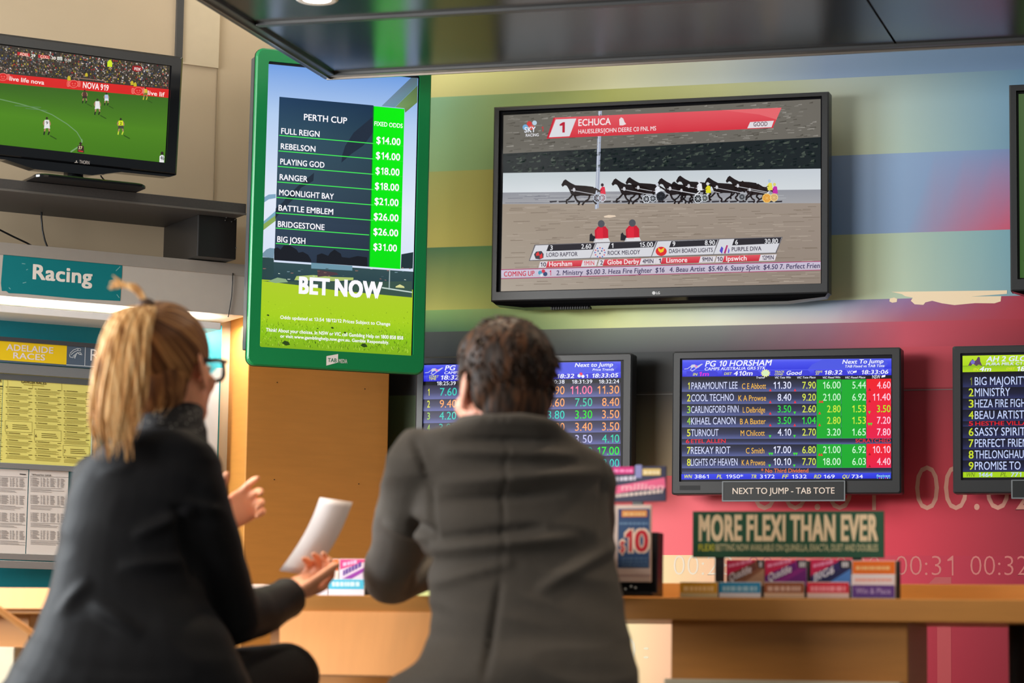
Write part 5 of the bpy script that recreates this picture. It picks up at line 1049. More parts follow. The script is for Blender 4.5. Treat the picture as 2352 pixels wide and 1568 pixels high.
def b4(c):
    c.rect(781, 1284, 842, 1338, (224, 206, 222), 1); c.poly([(781, 1284), (838, 1284), (838, 1290), (781, 1308)], (220, 60, 130), 2); c.poly([(784, 1330), (838, 1302), (840, 1310), (792, 1338)], (150, 50, 160), 3); dashes(c, 788, 830, 1322, 12, (96, 60, 150), -.5, 6, 4); dashes(c, 788, 820, 1300, 8, (246, 180, 214), -.2, 5, 4)
booklet('betting_booklet', "pink and purple booklet left of the man's elbow", P_L2, 780, 1283, 843, None, b4, group=GL)
def b5(c): c.rect(846, 1286, 900, 1338, (40, 38, 50), 1); dashes(c, 848, 860, 1300, 8, (200, 200, 206), n=2, layer=2)
booklet('betting_booklet', "black booklet half hidden by the man's elbow", P_L2, 845, 1285, 902, None, b5, group=GL)

# ------------------------------------------------------------------ people
FH = Vector((CF.x, CF.y, 0)).normalized(); RH = Vector((CR.x, CR.y, 0)).normalized()      # away from the camera / to its right
def solid(name, b, m_, parent, voxel, smooth=4, fold=None, tri_mats=None):
    """fuse overlapping closed shapes into one continuous surface"""
    me = b.mesh('tmp'); o = bpy.data.objects.new('tmp', me); COL.objects.link(o)
    r_ = o.modifiers.new('r', 'REMESH'); r_.mode = 'VOXEL'; r_.voxel_size = voxel
    if smooth: sm = o.modifiers.new('s', 'SMOOTH'); sm.factor = .5; sm.iterations = smooth
    dg = bpy.context.evaluated_depsgraph_get(); me2 = bpy.data.meshes.new_from_object(o.evaluated_get(dg), depsgraph=dg)
    bpy.data.objects.remove(o); bpy.data.meshes.remove(me)
    if fold:
        N = [v.normal.copy() for v in me2.vertices]
        for v, n in zip(me2.vertices, N): v.co += n*fold(v.co)
    me2.name = name; me2.materials.clear(); me2.materials.append(m_)
    for p in me2.polygons: p.use_smooth = True
    return link(bpy.data.objects.new(name, me2), parent)
def sec(y, xl, xr, d, t):
    c = W((xl+xr)/2, y, d); return (c, CR*((xr-xl)/2*d/F), FH*t)
MY = math.radians(24)
def msec(y, xl, xr, d, t):
    c, A, B = sec(y, xl, xr, d, t); hw = (xr-xl)/2*d/F; return (c, (RH*math.cos(MY)+FH*math.sin(MY))*hw*1.0, (FH*math.cos(MY)-RH*math.sin(MY))*t*.92)
class Head:
    def __init__(s, C, turn, nod=0, tilt=0, k=1.0):
        a = math.radians(turn); f = FH*math.cos(a)+RH*math.sin(a); n = math.radians(nod)
        s.F = (f*math.cos(n)+Z*math.sin(n)).normalized(); s.S = s.F.cross(Z).normalized()
        t = math.radians(tilt); u = s.S.cross(s.F); s.U = u*math.cos(t)+s.S*math.sin(t); s.S = s.F.cross(s.U); s.C = C; s.k = k
    def p(s, a, f, u): return s.C+(s.S*a+s.F*f+s.U*u)*s.k
    def ell(s, b, c, r, n=20, m=12): b.ellipsoid(s.p(*c), s.S*r[0]*s.k, s.F*r[1]*s.k, s.U*r[2]*s.k, n, m)
    def build(s, b):
        e = lambda c, r: s.ell(b, c, r)
        e((0, -.012, .025), (.075, .094, .088)); e((0, .034, -.035), (.063, .062, .086)); e((0, .042, -.085), (.050, .052, .038)); e((0, .080, -.106), (.022, .018, .017))
        for q in (-1, 1):
            e((q*.040, .058, -.034), (.024, .030, .024)); e((q*.056, .006, -.06), (.012, .03, .04))
            b.ellipsoid(s.p(q*.079, -.006, -.012), (s.S*.8+s.F*-.5*q*q)*.0085*s.k, (s.F*.9+s.S*q*-.35)*.021*s.k, (s.U-s.F*.18)*.033*s.k, 14, 10)
            b.ellipsoid(s.p(q*.076, .004, -.040), s.S*.007*s.k, s.F*.011*s.k, s.U*.012*s.k, 10, 8)
        b.tube([s.p(0, .090, .006), s.p(0, .104, -.018), s.p(0, .113, -.036)], [.008*s.k, .010*s.k, .013*s.k], 10, 'round')
        for q in (-1, 1): e((q*.011, .102, -.040), (.009, .010, .008))
        e((0, .082, .022), (.048, .014, .012)); e((0, .094, -.064), (.022, .010, .006)); e((0, .093, -.074), (.019, .010, .007))
    def neck(s, b, base):
        b.tube([s.p(0, -.022, -.05), s.p(0, -.020, -.10), s.p(0, -.02, -.125)*.5+base*.5, base], [.056*s.k, .054*s.k, .056*s.k, .066*s.k], 16, 'round')
    def eyes(s, parent):
        for q in (-1, 1):
            b = MB(); s.ell(b, (q*.031, .0865, -.002), (.0125, .0105, .009)); b.obj('eye', mat('eye_white', (226, 222, 216), .25), parent, True)
            b = MB(); s.ell(b, (q*.031, .0955, -.002), (.0055, .003, .0055), 12, 8); b.obj('iris', mat('iris_brown', (60, 40, 28), .2), parent, True)
def hand(b, wrist, f, n, side, curls, k=1.0, thumb=(.75, .6, .35), spread=.1):
    f = f.normalized(); n = (n-f*n.dot(f)).normalized(); s = f.cross(n)*side
    P = lambda a, q, h: wrist+(f*a+s*q+n*h)*k
    b.sections([(P(a, q, 0), s*w*k, n*t*k) for a, q, w, t in ((-.03, 0, .024, .019), (0, 0, .027, .019), (.03, .003, .036, .0165), (.065, .002, .042, .015), (.088, 0, .041, .0125), (.094, 0, .036, .008))], 18, 2.5)
    for i, (q, L) in enumerate(((.030, .072), (.010, .081), (-.011, .074), (-.030, .058))):
        base = P(.084-(.004 if i in (0, 3) else 0), q, 0); d0 = (f+s*(q/.03*spread)).normalized(); a = 0; pts = [base]
        for l, c in zip((.46, .30, .24), curls[i] if hasattr(curls[i], '__len__') else (curls[i]*.8, curls[i], curls[i]*.7)):
            a += math.radians(c); pts.append(pts[-1]+(d0*math.cos(a)+n*math.sin(a))*L*l*k)
        b.tube(pts, [.0098*k, .0092*k, .0084*k, .0068*k], 10, 'round')
    t0 = P(.022, .026, .004); d1 = (s*thumb[0]+f*thumb[1]+n*thumb[2]).normalized(); t1 = t0+d1*.045*k; d2 = (d1*.75+f*.5+n*.15).normalized(); t2 = t1+d2*.032*k
    b.tube([P(.005, .012, .002), t0, t1, t2, t2+d2*.02*k], [.016*k, .0145*k, .0115*k, .0105*k, .008*k], 10, 'round')
SKIN_W = mat('skin_warm', (238, 164, 124), .5, sss=.15, var=.06, scale=40); SKIN_M = mat('skin_fair', (242, 172, 146), .5, sss=.22, var=.06, scale=40)
def folds(seed, amp, sx=3.0, sz=11.0, extra=None):
    off = Vector((seed*7.3, seed*3.1, seed*1.7))
    def f(co):
        q = Vector((co.x*sx, co.y*sx, co.z*sz))+off
        w = noise.noise(q)*.6+noise.noise(q*2.1+off)*.3
        r_ = 1-abs(noise.noise(Vector((co.x*sx*1.4+co.z*3, co.y*sx*1.4, co.z*sz*1.2))+off*2))*2.2
        v = amp*(w+max(0, r_)*.55)
        if extra: v += extra(co)
        return v
    return f
def cloth(name, rgb, rough=.75):
    m_ = mat(name, rgb, rough, 0, .14, var=.12, scale=220, bump=.15); m_.node_tree.nodes['Principled BSDF'].inputs['Sheen Weight'].default_value = .03; return m_
def strandy(name, c1, c2, c3):
    """hair: streaks that run along the lock (uses the lock's own length coordinate)"""
    m_ = bpy.data.materials.new(name); m_.use_nodes = True; nt = m_.node_tree; b = nt.nodes['Principled BSDF']; b.inputs['Roughness'].default_value = .55; b.inputs['Specular IOR Level'].default_value = .22
    at = nt.nodes.new('ShaderNodeAttribute'); at.attribute_name = 'lock'
    nz = nt.nodes.new('ShaderNodeTexNoise'); nz.inputs['Scale'].default_value = 1.0; nz.inputs['Detail'].default_value = 5
    rp = nt.nodes.new('ShaderNodeValToRGB'); nt.links.new(at.outputs['Vector'], nz.inputs['Vector']); nt.links.new(nz.outputs['Fac'], rp.inputs[0])
    e = rp.color_ramp.elements; e[0].position = .32; e[0].color = (*lin(c1), 1); e[1].position = .68; e[1].color = (*lin(c3), 1); q = e.new(.5); q.color = (*lin(c2), 1)
    nt.links.new(rp.outputs[0], b.inputs['Base Color']); bp = nt.nodes.new('ShaderNodeBump'); bp.inputs['Strength'].default_value = .5; bp.inputs['Distance'].default_value = .004
    nt.links.new(nz.outputs['Fac'], bp.inputs['Height']); nt.links.new(bp.outputs[0], b.inputs['Normal']); return m_
def set_lock(o, fn):
    a = o.data.attributes.new('lock', 'FLOAT_VECTOR', 'POINT'); buf = []
    for v in o.data.vertices: buf += list(fn(v.co))
    a.data.foreach_set('vector', buf)

def hair_cap(H, name, m_, parent, keep, r=(.083, .103, .098), c=(0, -.014, .028), amp=.004, n=72, mm=48, pole=None, swirl=None):
    """shell over the skull; keep(a,f,u) says where hair grows"""
    b = MB(); grid = []
    for i in range(1, mm):
        ph = -math.pi/2+math.pi*i/mm; row = []
        for k in range(n):
            th = k*2*math.pi/n; q = Vector((math.cos(th)*math.cos(ph), math.sin(th)*math.cos(ph), math.sin(ph)))
            g = 1+amp*10*noise.noise(q*3.1+Vector((3, 1, 2)))+amp*6*noise.noise(q*9)
            row.append((c[0]+q.x*r[0]*g, c[1]+q.y*r[1]*g, c[2]+q.z*r[2]*g))
        grid.append(row)
    vs = [[b.bm.verts.new(H.p(*p)) for p in row] for row in grid]
    top = b.bm.verts.new(H.p(c[0], c[1], c[2]+r[2]))
    for i in range(len(vs)-1):
        for k in range(n):
            j = (k+1) % n; pc = [(grid[i][k][q]+grid[i+1][j][q])/2 for q in range(3)]
            if keep(*pc): b.bm.faces.new((vs[i][k], vs[i][j], vs[i+1][j], vs[i+1][k]))
    for k in range(n): b.bm.faces.new((vs[-1][k], vs[-1][(k+1) % n], top))
    bmesh.ops.delete(b.bm, geom=[v for v in b.bm.verts if not v.link_faces], context='VERTS')
    inner = bmesh.ops.solidify(b.bm, geom=b.bm.faces[:], thickness=.010)
    o = b.obj(name, m_, parent, True)
    def lk(co):
        d = co-H.C; a, f, u = d.dot(H.S)/H.k, d.dot(H.F)/H.k, d.dot(H.U)/H.k
        if pole is None: th = math.atan2(a, f+.03); return (th*9, (u)*9, f*4)
        q = Vector((a, f, u))-Vector(pole); l = q.length; ax = Vector((0, -.75, .66)); e1 = ax.cross(Vector((1, 0, 0))).normalized(); e2 = ax.cross(e1); th = math.atan2(q.dot(e1), q.dot(e2)); return (math.cos(th)*11, math.sin(th)*11, l*7)
    set_lock(o, lk); return o

# ---- stools
STEEL = mat('stool_steel', (150, 150, 152), .3, .9); SEATM = mat('stool_vinyl', (34, 32, 32), .5)
def stool(p, seat_z, label):
    s_ = thing('bar_stool', label, 'stool', Vector((p.x, p.y, 0)), 'bar stools under the two people')
    b = MB(); b.lathe([(.0005, seat_z-.05), (.165, seat_z-.05), (.18, seat_z-.035), (.18, seat_z-.012), (.165, seat_z), (.0005, seat_z)], n=28); b.obj('seat', SEATM, s_, True)
    for k in range(4):
        a = math.pi/4+k*math.pi/2; b = MB(); b.tube([(.11*math.cos(a), .11*math.sin(a), seat_z-.05), (.20*math.cos(a), .20*math.sin(a), 0)], .012, 10); b.obj('leg', STEEL, s_, True)
    b = MB(); R_ = .172; b.loft([[Vector(((R_+.009*math.cos(q*math.pi/4))*math.cos(t*math.pi/16), (R_+.009*math.cos(q*math.pi/4))*math.sin(t*math.pi/16), .30+.009*math.sin(q*math.pi/4))) for q in range(8)] for t in range(33)], False, False); b.obj('footrest', STEEL, s_, True)
    return s_

# ---- the woman with the ponytail
wm = thing('person', 'woman in black jacket with high blonde ponytail, glasses and a raised hand', 'person', W(270, 1640, 5.33))
wm_o = wm.location.copy()
def rel(o, root):                                       # geometry is written in world space; hang it under the root without moving it
    o.matrix_parent_inverse = Matrix.Translation(-root.location); return o
HW = Head(W(386, 842, 5.50), 25, 3, -4, 1.045)
WSH_R, WEL_R, WWR_R = W(455, 1120, 5.40), W(535, 1415, 5.50), W(652, 1362, 5.74)
WSH_L, WEL_L, WWR_L = W(235, 1110, 5.44), W(345, 1330, 5.78), W(508, 1206, 5.88)
hipL, hipR = W(190, 1630, 5.36), W(400, 1630, 5.34); kneL, kneR = W(470, 1600, 5.80), W(656, 1552, 5.72)
ankR = Vector((kneR.x-.03, kneR.y-.02, .36)); ankL = Vector((kneL.x-.04, kneL.y-.02, .36))
b = MB(); HW.build(b); HW.neck(b, W(392, 1015, 5.44))
b.sections([sec(1000, 345, 435, 5.44, .045), sec(1050, 270, 440, 5.43, .055), sec(1150, 220, 420, 5.42, .07), sec(1300, 190, 400, 5.40, .075), sec(1450, 150, 450, 5.35, .10), sec(1620, 110, 480, 5.34, .11), sec(1680, 130, 460, 5.34, .08)])
for q, (sh_, el, wr_) in enumerate(((WSH_R, WEL_R, WWR_R), (WSH_L, WEL_L, WWR_L))):
    b.tube([sh_, (sh_+el)/2, el], [.048, .042, .036], 14, 'round'); b.tube([el, el*.55+wr_*.45, wr_], [.037, .034, .0245], 14, 'round')
f1 = (W(770, 1318, 5.84)-WWR_R); hand(b, WWR_R, f1, Z*.8-FH*.55-RH*.1, 1, (46, 50, 54, 58), 1.0, (.35, .9, .6), .04)
f2 = (W(592, 1136, 5.90)-WWR_L); hand(b, WWR_L, f2, -RH*.25-Z*.55-FH*.8, -1, (26, 44, 58, 64), .92, (.9, .5, .3), .2)
for hp, kn, an in ((hipL, kneL, ankL), (hipR, kneR, ankR)):
    b.tube([hp, (hp+kn)/2, kn], [.075, .066, .05], 14, 'round'); b.tube([kn, kn*.65+an*.35, an], [.05, .05, .034], 14, 'round')
    b.tube([an, an+Vector((0, .02, -.045)), an+FH*.14+Vector((0, 0, -.058))], [.034, .036, .024], 12, 'round')
wb = rel(solid('body', b, SKIN_W, wm, .0042, 3), wm)
HW.eyes(wm)
for ch in list(wm.children):
    if ch.name.startswith(('eye', 'iris')): rel(ch, wm)
b = MB()
b.sections([sec(992, 322, 446, 5.41, .062), sec(1004, 278, 462, 5.41, .075), sec(1026, 232, 486, 5.41, .085), sec(1058, 200, 502, 5.42, .095), sec(1100, 176, 508, 5.42, .105), sec(1150, 157, 500, 5.42, .112), sec(1230, 139, 474, 5.41, .115),
            sec(1300, 128, 462, 5.40, .115), sec(1380, 110, 476, 5.38, .120), sec(1450, 80, 520, 5.36, .135), sec(1520, 40, 555, 5.34, .15), sec(1575, 4, 575, 5.33, .16), sec(1640, -24, 585, 5.33, .165), sec(1690, -20, 570, 5.33, .16)], 32, 2.3)
b.tube([WSH_R+Z*.005-RH*.012, W(462, 1200, 5.41), W(492, 1300, 5.45), W(532, 1408, 5.50)], [.064, .064, .061, .058], 18, 'round')
b.tube([W(532, 1412, 5.50), W(590, 1408, 5.60), W(655, 1378, 5.715)], [.058, .050, .041], 18, 'round')
b.tube([W(645, 1384, 5.70), W(662, 1372, 5.735)], [.041, .043], 18)
b.tube([WSH_L, W(280, 1220, 5.62), WEL_L], [.062, .058, .054], 16, 'round'); b.tube([WEL_L, WEL_L*.3+WWR_L*.7, WEL_L*.1+WWR_L*.9], [.052, .044, .038], 16, 'round')
def wfold(co):
    d = (co-CAM); z = d.dot(CF); px = 1176+F*d.dot(CR)/z; py = 784-F*d.dot(CU)/z; v = 0
    # deep crease from the armpit and along the inside of the sleeve
    t = (py-1160)/260
    if 0 < t < 1: v -= .007*math.exp(-((px-(404+t*70))/13)**2)*math.sin(math.pi*min(1, t*1.2+.1))
    for x0, y0, x1, y1, w, am in ((300, 1235, 455, 1165, 14, .005), (270, 1300, 450, 1290, 16, .004), (200, 1380, 330, 1460, 18, .005), (420, 1150, 520, 1180, 10, .004), (130, 1420, 210, 1330, 15, .004), (225, 1090, 310, 1075, 9, .002)):
        L = math.hypot(x1-x0, y1-y0); s_ = ((px-x0)*(x1-x0)+(py-y0)*(y1-y0))/L/L
        if 0 < s_ < 1: dd = abs((px-x0)*(y1-y0)-(py-y0)*(x1-x0))/L; v += am*math.exp(-(dd/w)**2)*math.sin(math.pi*s_)
    return v
wj = rel(solid('jacket', b, cloth('black_suiting', (21, 21, 24), .6), wm, .0075, 5, folds(1, .0095, 3.2, 9, lambda co: 3.0*wfold(co))), wm); wj['label'] = 'black fitted jacket'
b = MB()
for hp, kn, an in ((hipL, kneL, ankL), (hipR, kneR, ankR)):
    b.tube([hp, (hp+kn)/2+Z*.004, kn], [.095, .086, .072], 18, 'round'); b.tube([kn, kn*.6+an*.4, an+Z*.03], [.072, .062, .058], 16, 'round')
b.sections([sec(1590, 60, 540, 5.34, .12), sec(1690, 60, 540, 5.34, .13)])
rel(solid('trousers', b, cloth('black_trouser_wool', (34, 33, 34)), wm, .009, 4, folds(4, .004)), wm)
for an in (ankL, ankR):
    b = MB(); b.tube([an+Vector((0, 0, -.035)), an+FH*.05+Z*-.055, an+FH*.16+Z*-.068], [.044, .042, .030], 14, 'round'); rel(solid('shoe', b, mat('black_leather', (22, 22, 23), .3), wm, .005, 2), wm)
b = MB()
nk = [W(392, 928, 5.48), W(388, 958, 5.465), W(386, 985, 5.45), W(384, 1014, 5.44)]
b.sections([(nk[0]+FH*.004, RH*.060, FH*.064), (nk[1], RH*.070, FH*.076), (nk[2], RH*.076, FH*.084), (nk[3], RH*.082, FH*.088)], 26)
sc_ = mat('speckled_scarf', (30, 28, 30), .8); nz_ = sc_.node_tree.nodes.new('ShaderNodeTexVoronoi'); nz_.inputs['Scale'].default_value = 95
rp_ = sc_.node_tree.nodes.new('ShaderNodeValToRGB'); rp_.color_ramp.elements[0].color = (*lin((150, 146, 142)), 1); rp_.color_ramp.elements[0].position = .12; rp_.color_ramp.elements[1].color = (*lin((22, 21, 24)), 1); rp_.color_ramp.elements[1].position = .28
sc_.node_tree.links.new([n for n in sc_.node_tree.nodes if n.type == 'TEX_COORD'][0].outputs['Object'], nz_.inputs['Vector']); sc_.node_tree.links.new(nz_.outputs['Distance'], rp_.inputs[0]); sc_.node_tree.links.new(rp_.outputs[0], sc_.node_tree.nodes['Principled BSDF'].inputs['Base Color'])
rel(solid('scarf', b, sc_, wm, .005, 3, folds(7, .006, 14, 30)), wm)
# hair: pulled back over the skull into a high ponytail
BLOND = strandy('blonde_hair', (140, 92, 50), (214, 160, 100), (246, 206, 150)); BROWNB = strandy('dark_blonde_hair', (74, 44, 24), (128, 82, 46), (196, 140, 84))
def keepw(a, f, u):
    if u > .072: return f < .088
    if f > .030+(u-.0)*.55: return False
    if u < -.085+max(0, -f)*.0: return False
    if abs(a) > .05 and u < -.005 and f > -.028: return False
    return u > -.075 or f < -.05
rel(hair_cap(HW, 'hair', BROWNB, wm, keepw, amp=.0022, pole=(0, -.085, .085)), wm)
b = MB()
for c_, r_ in (((0, -.058, -.050), (.060, .046, .070)), ((.034, -.05, -.03), (.032, .04, .06)), ((-.034, -.05, -.03), (.032, .04, .06)), ((0, -.046, -.095), (.046, .034, .036))): HW.ell(b, c_, r_, 24, 16)
nh_ = rel(solid('nape_hair', b, BROWNB, wm, .0045, 4), wm); set_lock(nh_, lambda co: ((co-HW.C).dot(HW.S)*60, (co-HW.C).dot(HW.F)*60, (co-HW.C).z*9))
bp0 = W(336, 706, 5.415)
tail = [bp0, W(312, 716, 5.375), W(292, 760, 5.345), W(280, 830, 5.325), W(272, 905, 5.315), W(268, 965, 5.30), W(268, 1016, 5.29)]
def smoothpath(P, n):
    out = []
    for i in range(n+1):
        t = i/n*(len(P)-1); k = min(int(t), len(P)-2); s_ = t-k; p0, p1, p2, p3 = P[max(k-1, 0)], P[k], P[k+1], P[min(k+2, len(P)-1)]
        out.append(.5*((2*p1)+(p2-p0)*s_+(2*p0-5*p1+4*p2-p3)*s_*s_+(3*p1-p0-3*p2+p3)*s_**3))
    return out
rs = random.Random(11)
pony = MB(); TP = smoothpath(tail, 22); wid = [.016, .034, .042, .049, .054, .050, .036]; lock_of = []
def wat(t): q = t*6; k = min(int(q), 5); return wid[k]*(1-(q-k))+wid[k+1]*(q-k)
pony.sections([(p, CR*wat(i/22)*.80*(1 if i < 19 else 1-(i-18)*.2), FH*wat(i/22)*.5*(1 if i < 19 else 1-(i-18)*.2)) for i, p in enumerate(TP)], 30)
for k in range(120):
    a0 = rs.uniform(-1, 1); dpt = rs.uniform(-.6, .55); end = rs.uniform(.72, 1.16); pts = []; ph = rs.uniform(0, 6); rr = rs.uniform(.0022, .0048); kk = 15
    for i in range(kk+1):
        t = end*i/kk; p = TP[min(int(t*22), 22)] if t <= 1 else TP[22]-Z*(t-1)*.25
        if t < 1: q = t*22; i0 = int(q); p = TP[i0]*(1-(q-i0))+TP[min(i0+1, 22)]*(q-i0)
        spread = wat(min(t, 1))*(1.0+.12*math.sin(ph+t*5)); pts.append(p+CR*(a0*spread+.006*math.sin(ph+t*7)*t)-FH*(spread*.55*math.sqrt(max(0, 1-a0*a0))*(.75+.3*dpt)))
    pony.tube(pts, [rr*(1.1-.9*(i/kk)**2) for i in range(kk+1)], 6)
for k in range(20):                                     # the loose tuft above the tie
    a = rs.uniform(-1, 1); q = bp0+Z*.004; pts = [q, q+Z*.022-CR*(.012+a*.006)-FH*.004, q+Z*(.036+.008*rs.random())-CR*(.034+a*.012), q+Z*(.045+.02*a*rs.random())-CR*(.060+.02*rs.random())]
    pony.tube(smoothpath(pts, 8), [.004*(1-i/9*.85) for i in range(9)], 6)
po = rel(pony.obj('ponytail', BLOND, wm, True), wm)
def lkp(co):
    d = co-bp0; return (d.dot(CR)*95+d.z*18, d.dot(FH)*60, d.z*7)
set_lock(po, lkp)
b = MB(); b.tube([bp0-(TP[1]-bp0).normalized()*.008, bp0+(TP[1]-bp0).normalized()*.012], .018, 14); rel(b.obj('hair_tie', mat('hair_tie_brown', (70, 44, 24), .7), wm, True), wm)
b = MB()
for k in range(14):                                     # fine loose hairs at the nape
    a = rs.uniform(-.05, .06); p0 = HW.p(a, -.085, -.05); b.tube(smoothpath([p0, p0-Z*.03+CR*rs.uniform(-.01, .012), p0-Z*.06+CR*rs.uniform(-.02, .02)-FH*.004], 6), [.0011*(1-i/8) for i in range(7)], 5)
no_ = rel(b.obj('loose_strands', BLOND, wm, True), wm); set_lock(no_, lkp)
gl = MB(); fr_ = mat('black_acetate', (16, 15, 18), .25, 0, .6)
for q in (-1, 1):
    gl.tube([HW.p(q*.080, -.002, .004), HW.p(q*.079, .05, .008), HW.p(q*.070, .103, .008)], .0042, 8)
    rim = [HW.p(q*(.036+.030*math.copysign(abs(math.cos(t))**.6, math.cos(t))), .108-.010*abs(math.cos(t)), -.006+.021*math.copysign(abs(math.sin(t))**.6, math.sin(t))) for t in [k*math.pi/10 for k in range(21)]]
    gl.tube(rim, .0044, 8)
gl.tube([HW.p(-.008, .110, .002), HW.p(0, .113, .004), HW.p(.008, .110, .002)], .0026, 8)
rel(gl.obj('glasses', fr_, wm, True), wm)
for q in (-1, 1):
    b = MB(); b.poly([HW.p(q*(.036+.028*math.copysign(abs(math.cos(t))**.6, math.cos(t))), .107-.010*abs(math.cos(t)), -.006+.019*math.copysign(abs(math.sin(t))**.6, math.sin(t))) for t in [k*math.pi/10 for k in range(20)]])
    rel(b.obj('lens', CLEAR, wm), wm)
stool(wm_o, .700, 'black round bar stool under the woman')
# the slip she holds
sl_ = thing('betting_slip', "long white betting slip held up in the woman's hand", 'paper slip', W(690, 1300, 5.80))
b = MB(); N_ = 12; L_, R_ = [], []
for i in range(N_+1):
    t = i/N_; d_ = 5.815+.05*t
    xl = 642+(735-642)*t-10*math.sin(math.pi*t)*-.6+4*math.sin(math.pi*t); yl = 1310+(1142-1310)*t; xr = 718+(810-718)*t+10*math.sin(math.pi*t)*.9; yr = 1322+(1153-1322)*t
    L_.append(W(xl, yl, d_)); R_.append(W(xr, yr, d_+.012))
b.loft([[l, r_, r_+FH*.0006, l+FH*.0006] for l, r_ in zip(L_, R_)]); rel(b.obj('page', mat('slip_white', (238, 228, 226), .7, var=.03), sl_, True), sl_)

# ---- the man in the grey suit
mn = thing('person', 'man in grey suit jacket leaning an elbow on the counter', 'person', W(1210, 1660, 5.36)); mn_o = mn.location.copy()
HM = Head(W(1153, 888, 5.54), -27, -2, 3, 1.10)
MSL, MEL, MWL = W(952, 1062, 5.40), W(897, 1320, 5.86), W(1085, 1306, 6.14)
MSR, MER, MWR = W(1350, 1106, 5.52), W(1366, 1296, 5.80), W(1240, 1300, 6.14)
MSR, MER = MSR-RH*.014, MER-RH*.02
mhL, mhR, mkL, mkR = W(1060, 1660, 5.36), W(1330, 1660, 5.36), W(1060, 1650, 5.66), W(1380, 1650, 5.66)
maL, maR = Vector((mkL.x, mkL.y-.03, .36)), Vector((mkR.x, mkR.y-.03, .36))
b = MB(); HM.build(b); HM.neck(b, W(1165, 1010, 5.47))
b.sections([msec(1000, 1115, 1215, 5.46, .045), msec(1070, 1020, 1310, 5.48, .055), msec(1200, 1030, 1330, 5.46, .065), msec(1400, 1070, 1340, 5.42, .07), msec(1600, 1050, 1340, 5.38, .085), msec(1700, 1050, 1340, 5.38, .08)])
for sh_, el, wr_ in ((MSL, MEL, MWL), (MSR, MER, MWR)):
    b.tube([sh_, (sh_+el)/2, el], [.048, .042, .036], 14, 'round'); b.tube([el, el*.55+wr_*.45, wr_], [.036, .034, .026], 14, 'round')
hand(b, MWL, (MWR-MWL)*.4+FH*.1, -Z+FH*.2, 1, (14, 18, 22, 26), 1.05); hand(b, MWR, (MWL-MWR)*.4+FH*.12, -Z+FH*.2, -1, (14, 18, 22, 26), 1.05)
for hp, kn, an in ((mhL, mkL, maL), (mhR, mkR, maR)):
    b.tube([hp, (hp+kn)/2, kn], [.08, .072, .056], 14, 'round'); b.tube([kn, kn*.65+an*.35, an], [.055, .055, .038], 14, 'round'); b.tube([an, an+Vector((0, .02, -.045)), an+FH*.15+Vector((0, 0, -.058))], [.036, .038, .026], 12, 'round')
rel(solid('body', b, SKIN_M, mn, .0042, 3), mn); HM.eyes(mn)
for ch in list(mn.children):
    if ch.name.startswith(('eye', 'iris')): rel(ch, mn)
b = MB()
b.sections([msec(962, 1062, 1276, 5.40, .070), msec(974, 1034, 1290, 5.42, .085), msec(990, 988, 1314, 5.44, .10), msec(1012, 940, 1352, 5.46, .11), msec(1034, 926, 1384, 5.465, .115), msec(1060, 922, 1404, 5.47, .12), msec(1100, 926, 1408, 5.47, .128), msec(1200, 950, 1411, 5.46, .13), msec(1300, 974, 1420, 5.44, .13),
            msec(1400, 984, 1441, 5.41, .13), msec(1470, 982, 1455, 5.39, .14), msec(1520, 950, 1466, 5.37, .155), msec(1568, 892, 1477, 5.36, .17), msec(1640, 850, 1484, 5.36, .18), msec(1700, 850, 1480, 5.36, .175)], 36, 2.4)
b.tube([MSL+Z*.004+RH*.012, W(948, 1130, 5.48), W(928, 1220, 5.66), W(899, 1318, 5.86)], [.064, .066, .063, .058], 18, 'round'); b.tube([W(900, 1320, 5.86), W(980, 1306, 5.99), W(1068, 1307, 6.12)], [.058, .048, .042], 18, 'round')
b.tube([MSR, (MSR+MER)/2, MER], [.068, .066, .062], 18, 'round'); b.tube([MER, MER*.4+MWR*.6, MER*.12+MWR*.88], [.061, .052, .044], 18, 'round')
def mfold(co):
    d = (co-CAM); z = d.dot(CF); px = 1176+F*d.dot(CR)/z; py = 784-F*d.dot(CU)/z; v = 0
    for x0, y0, x1, y1, w, am in ((1010, 1035, 1330, 1048, 13, .006), (1000, 1110, 1390, 1085, 15, .006), (1010, 1150, 1300, 1130, 9, -.005), (985, 1265, 1330, 1236, 14, .006), (985, 1240, 1250, 1210, 9, -.005), (990, 1345, 1180, 1290, 13, .004), (1230, 1360, 1420, 1250, 14, .004), (940, 1190, 1010, 1230, 10, -.005), (885, 1195, 985, 1240, 10, .004), (930, 1360, 990, 1270, 9, -.006), (1150, 1330, 1110, 1568, 7, -.005), (1040, 1010, 1270, 1012, 7, -.004), (950, 1005, 984, 1100, 6, -.004), (982, 1090, 1004, 1240, 6, -.004), (1392, 1040, 1372, 1250, 6, -.003), (1160, 1000, 1150, 1330, 4, -.0016)):
        L = math.hypot(x1-x0, y1-y0); s_ = ((px-x0)*(x1-x0)+(py-y0)*(y1-y0))/L/L
        if 0 < s_ < 1: dd = abs((px-x0)*(y1-y0)-(py-y0)*(x1-x0))/L; v += am*math.exp(-(dd/w)**2)*math.sin(math.pi*s_)**.6
    return v
mj = rel(solid('jacket', b, cloth('grey_suiting', (92, 86, 80), .68), mn, .0075, 5, folds(2, .0105, 2.6, 10, lambda co: 3.2*mfold(co))), mn); mj['label'] = 'grey suit jacket'
b = MB(); b.sections([(W(1168, 990, 5.455), RH*.122, FH*.100), (W(1165, 976, 5.455), RH*.108, FH*.092), (W(1162, 965, 5.455), RH*.098, FH*.086), (W(1162, 959, 5.455), RH*.090, FH*.078)], 30); rel(solid('collar', b, MATS['grey_suiting'], mn, .006, 2, folds(9, .003, 6, 10)), mn)
b = MB()
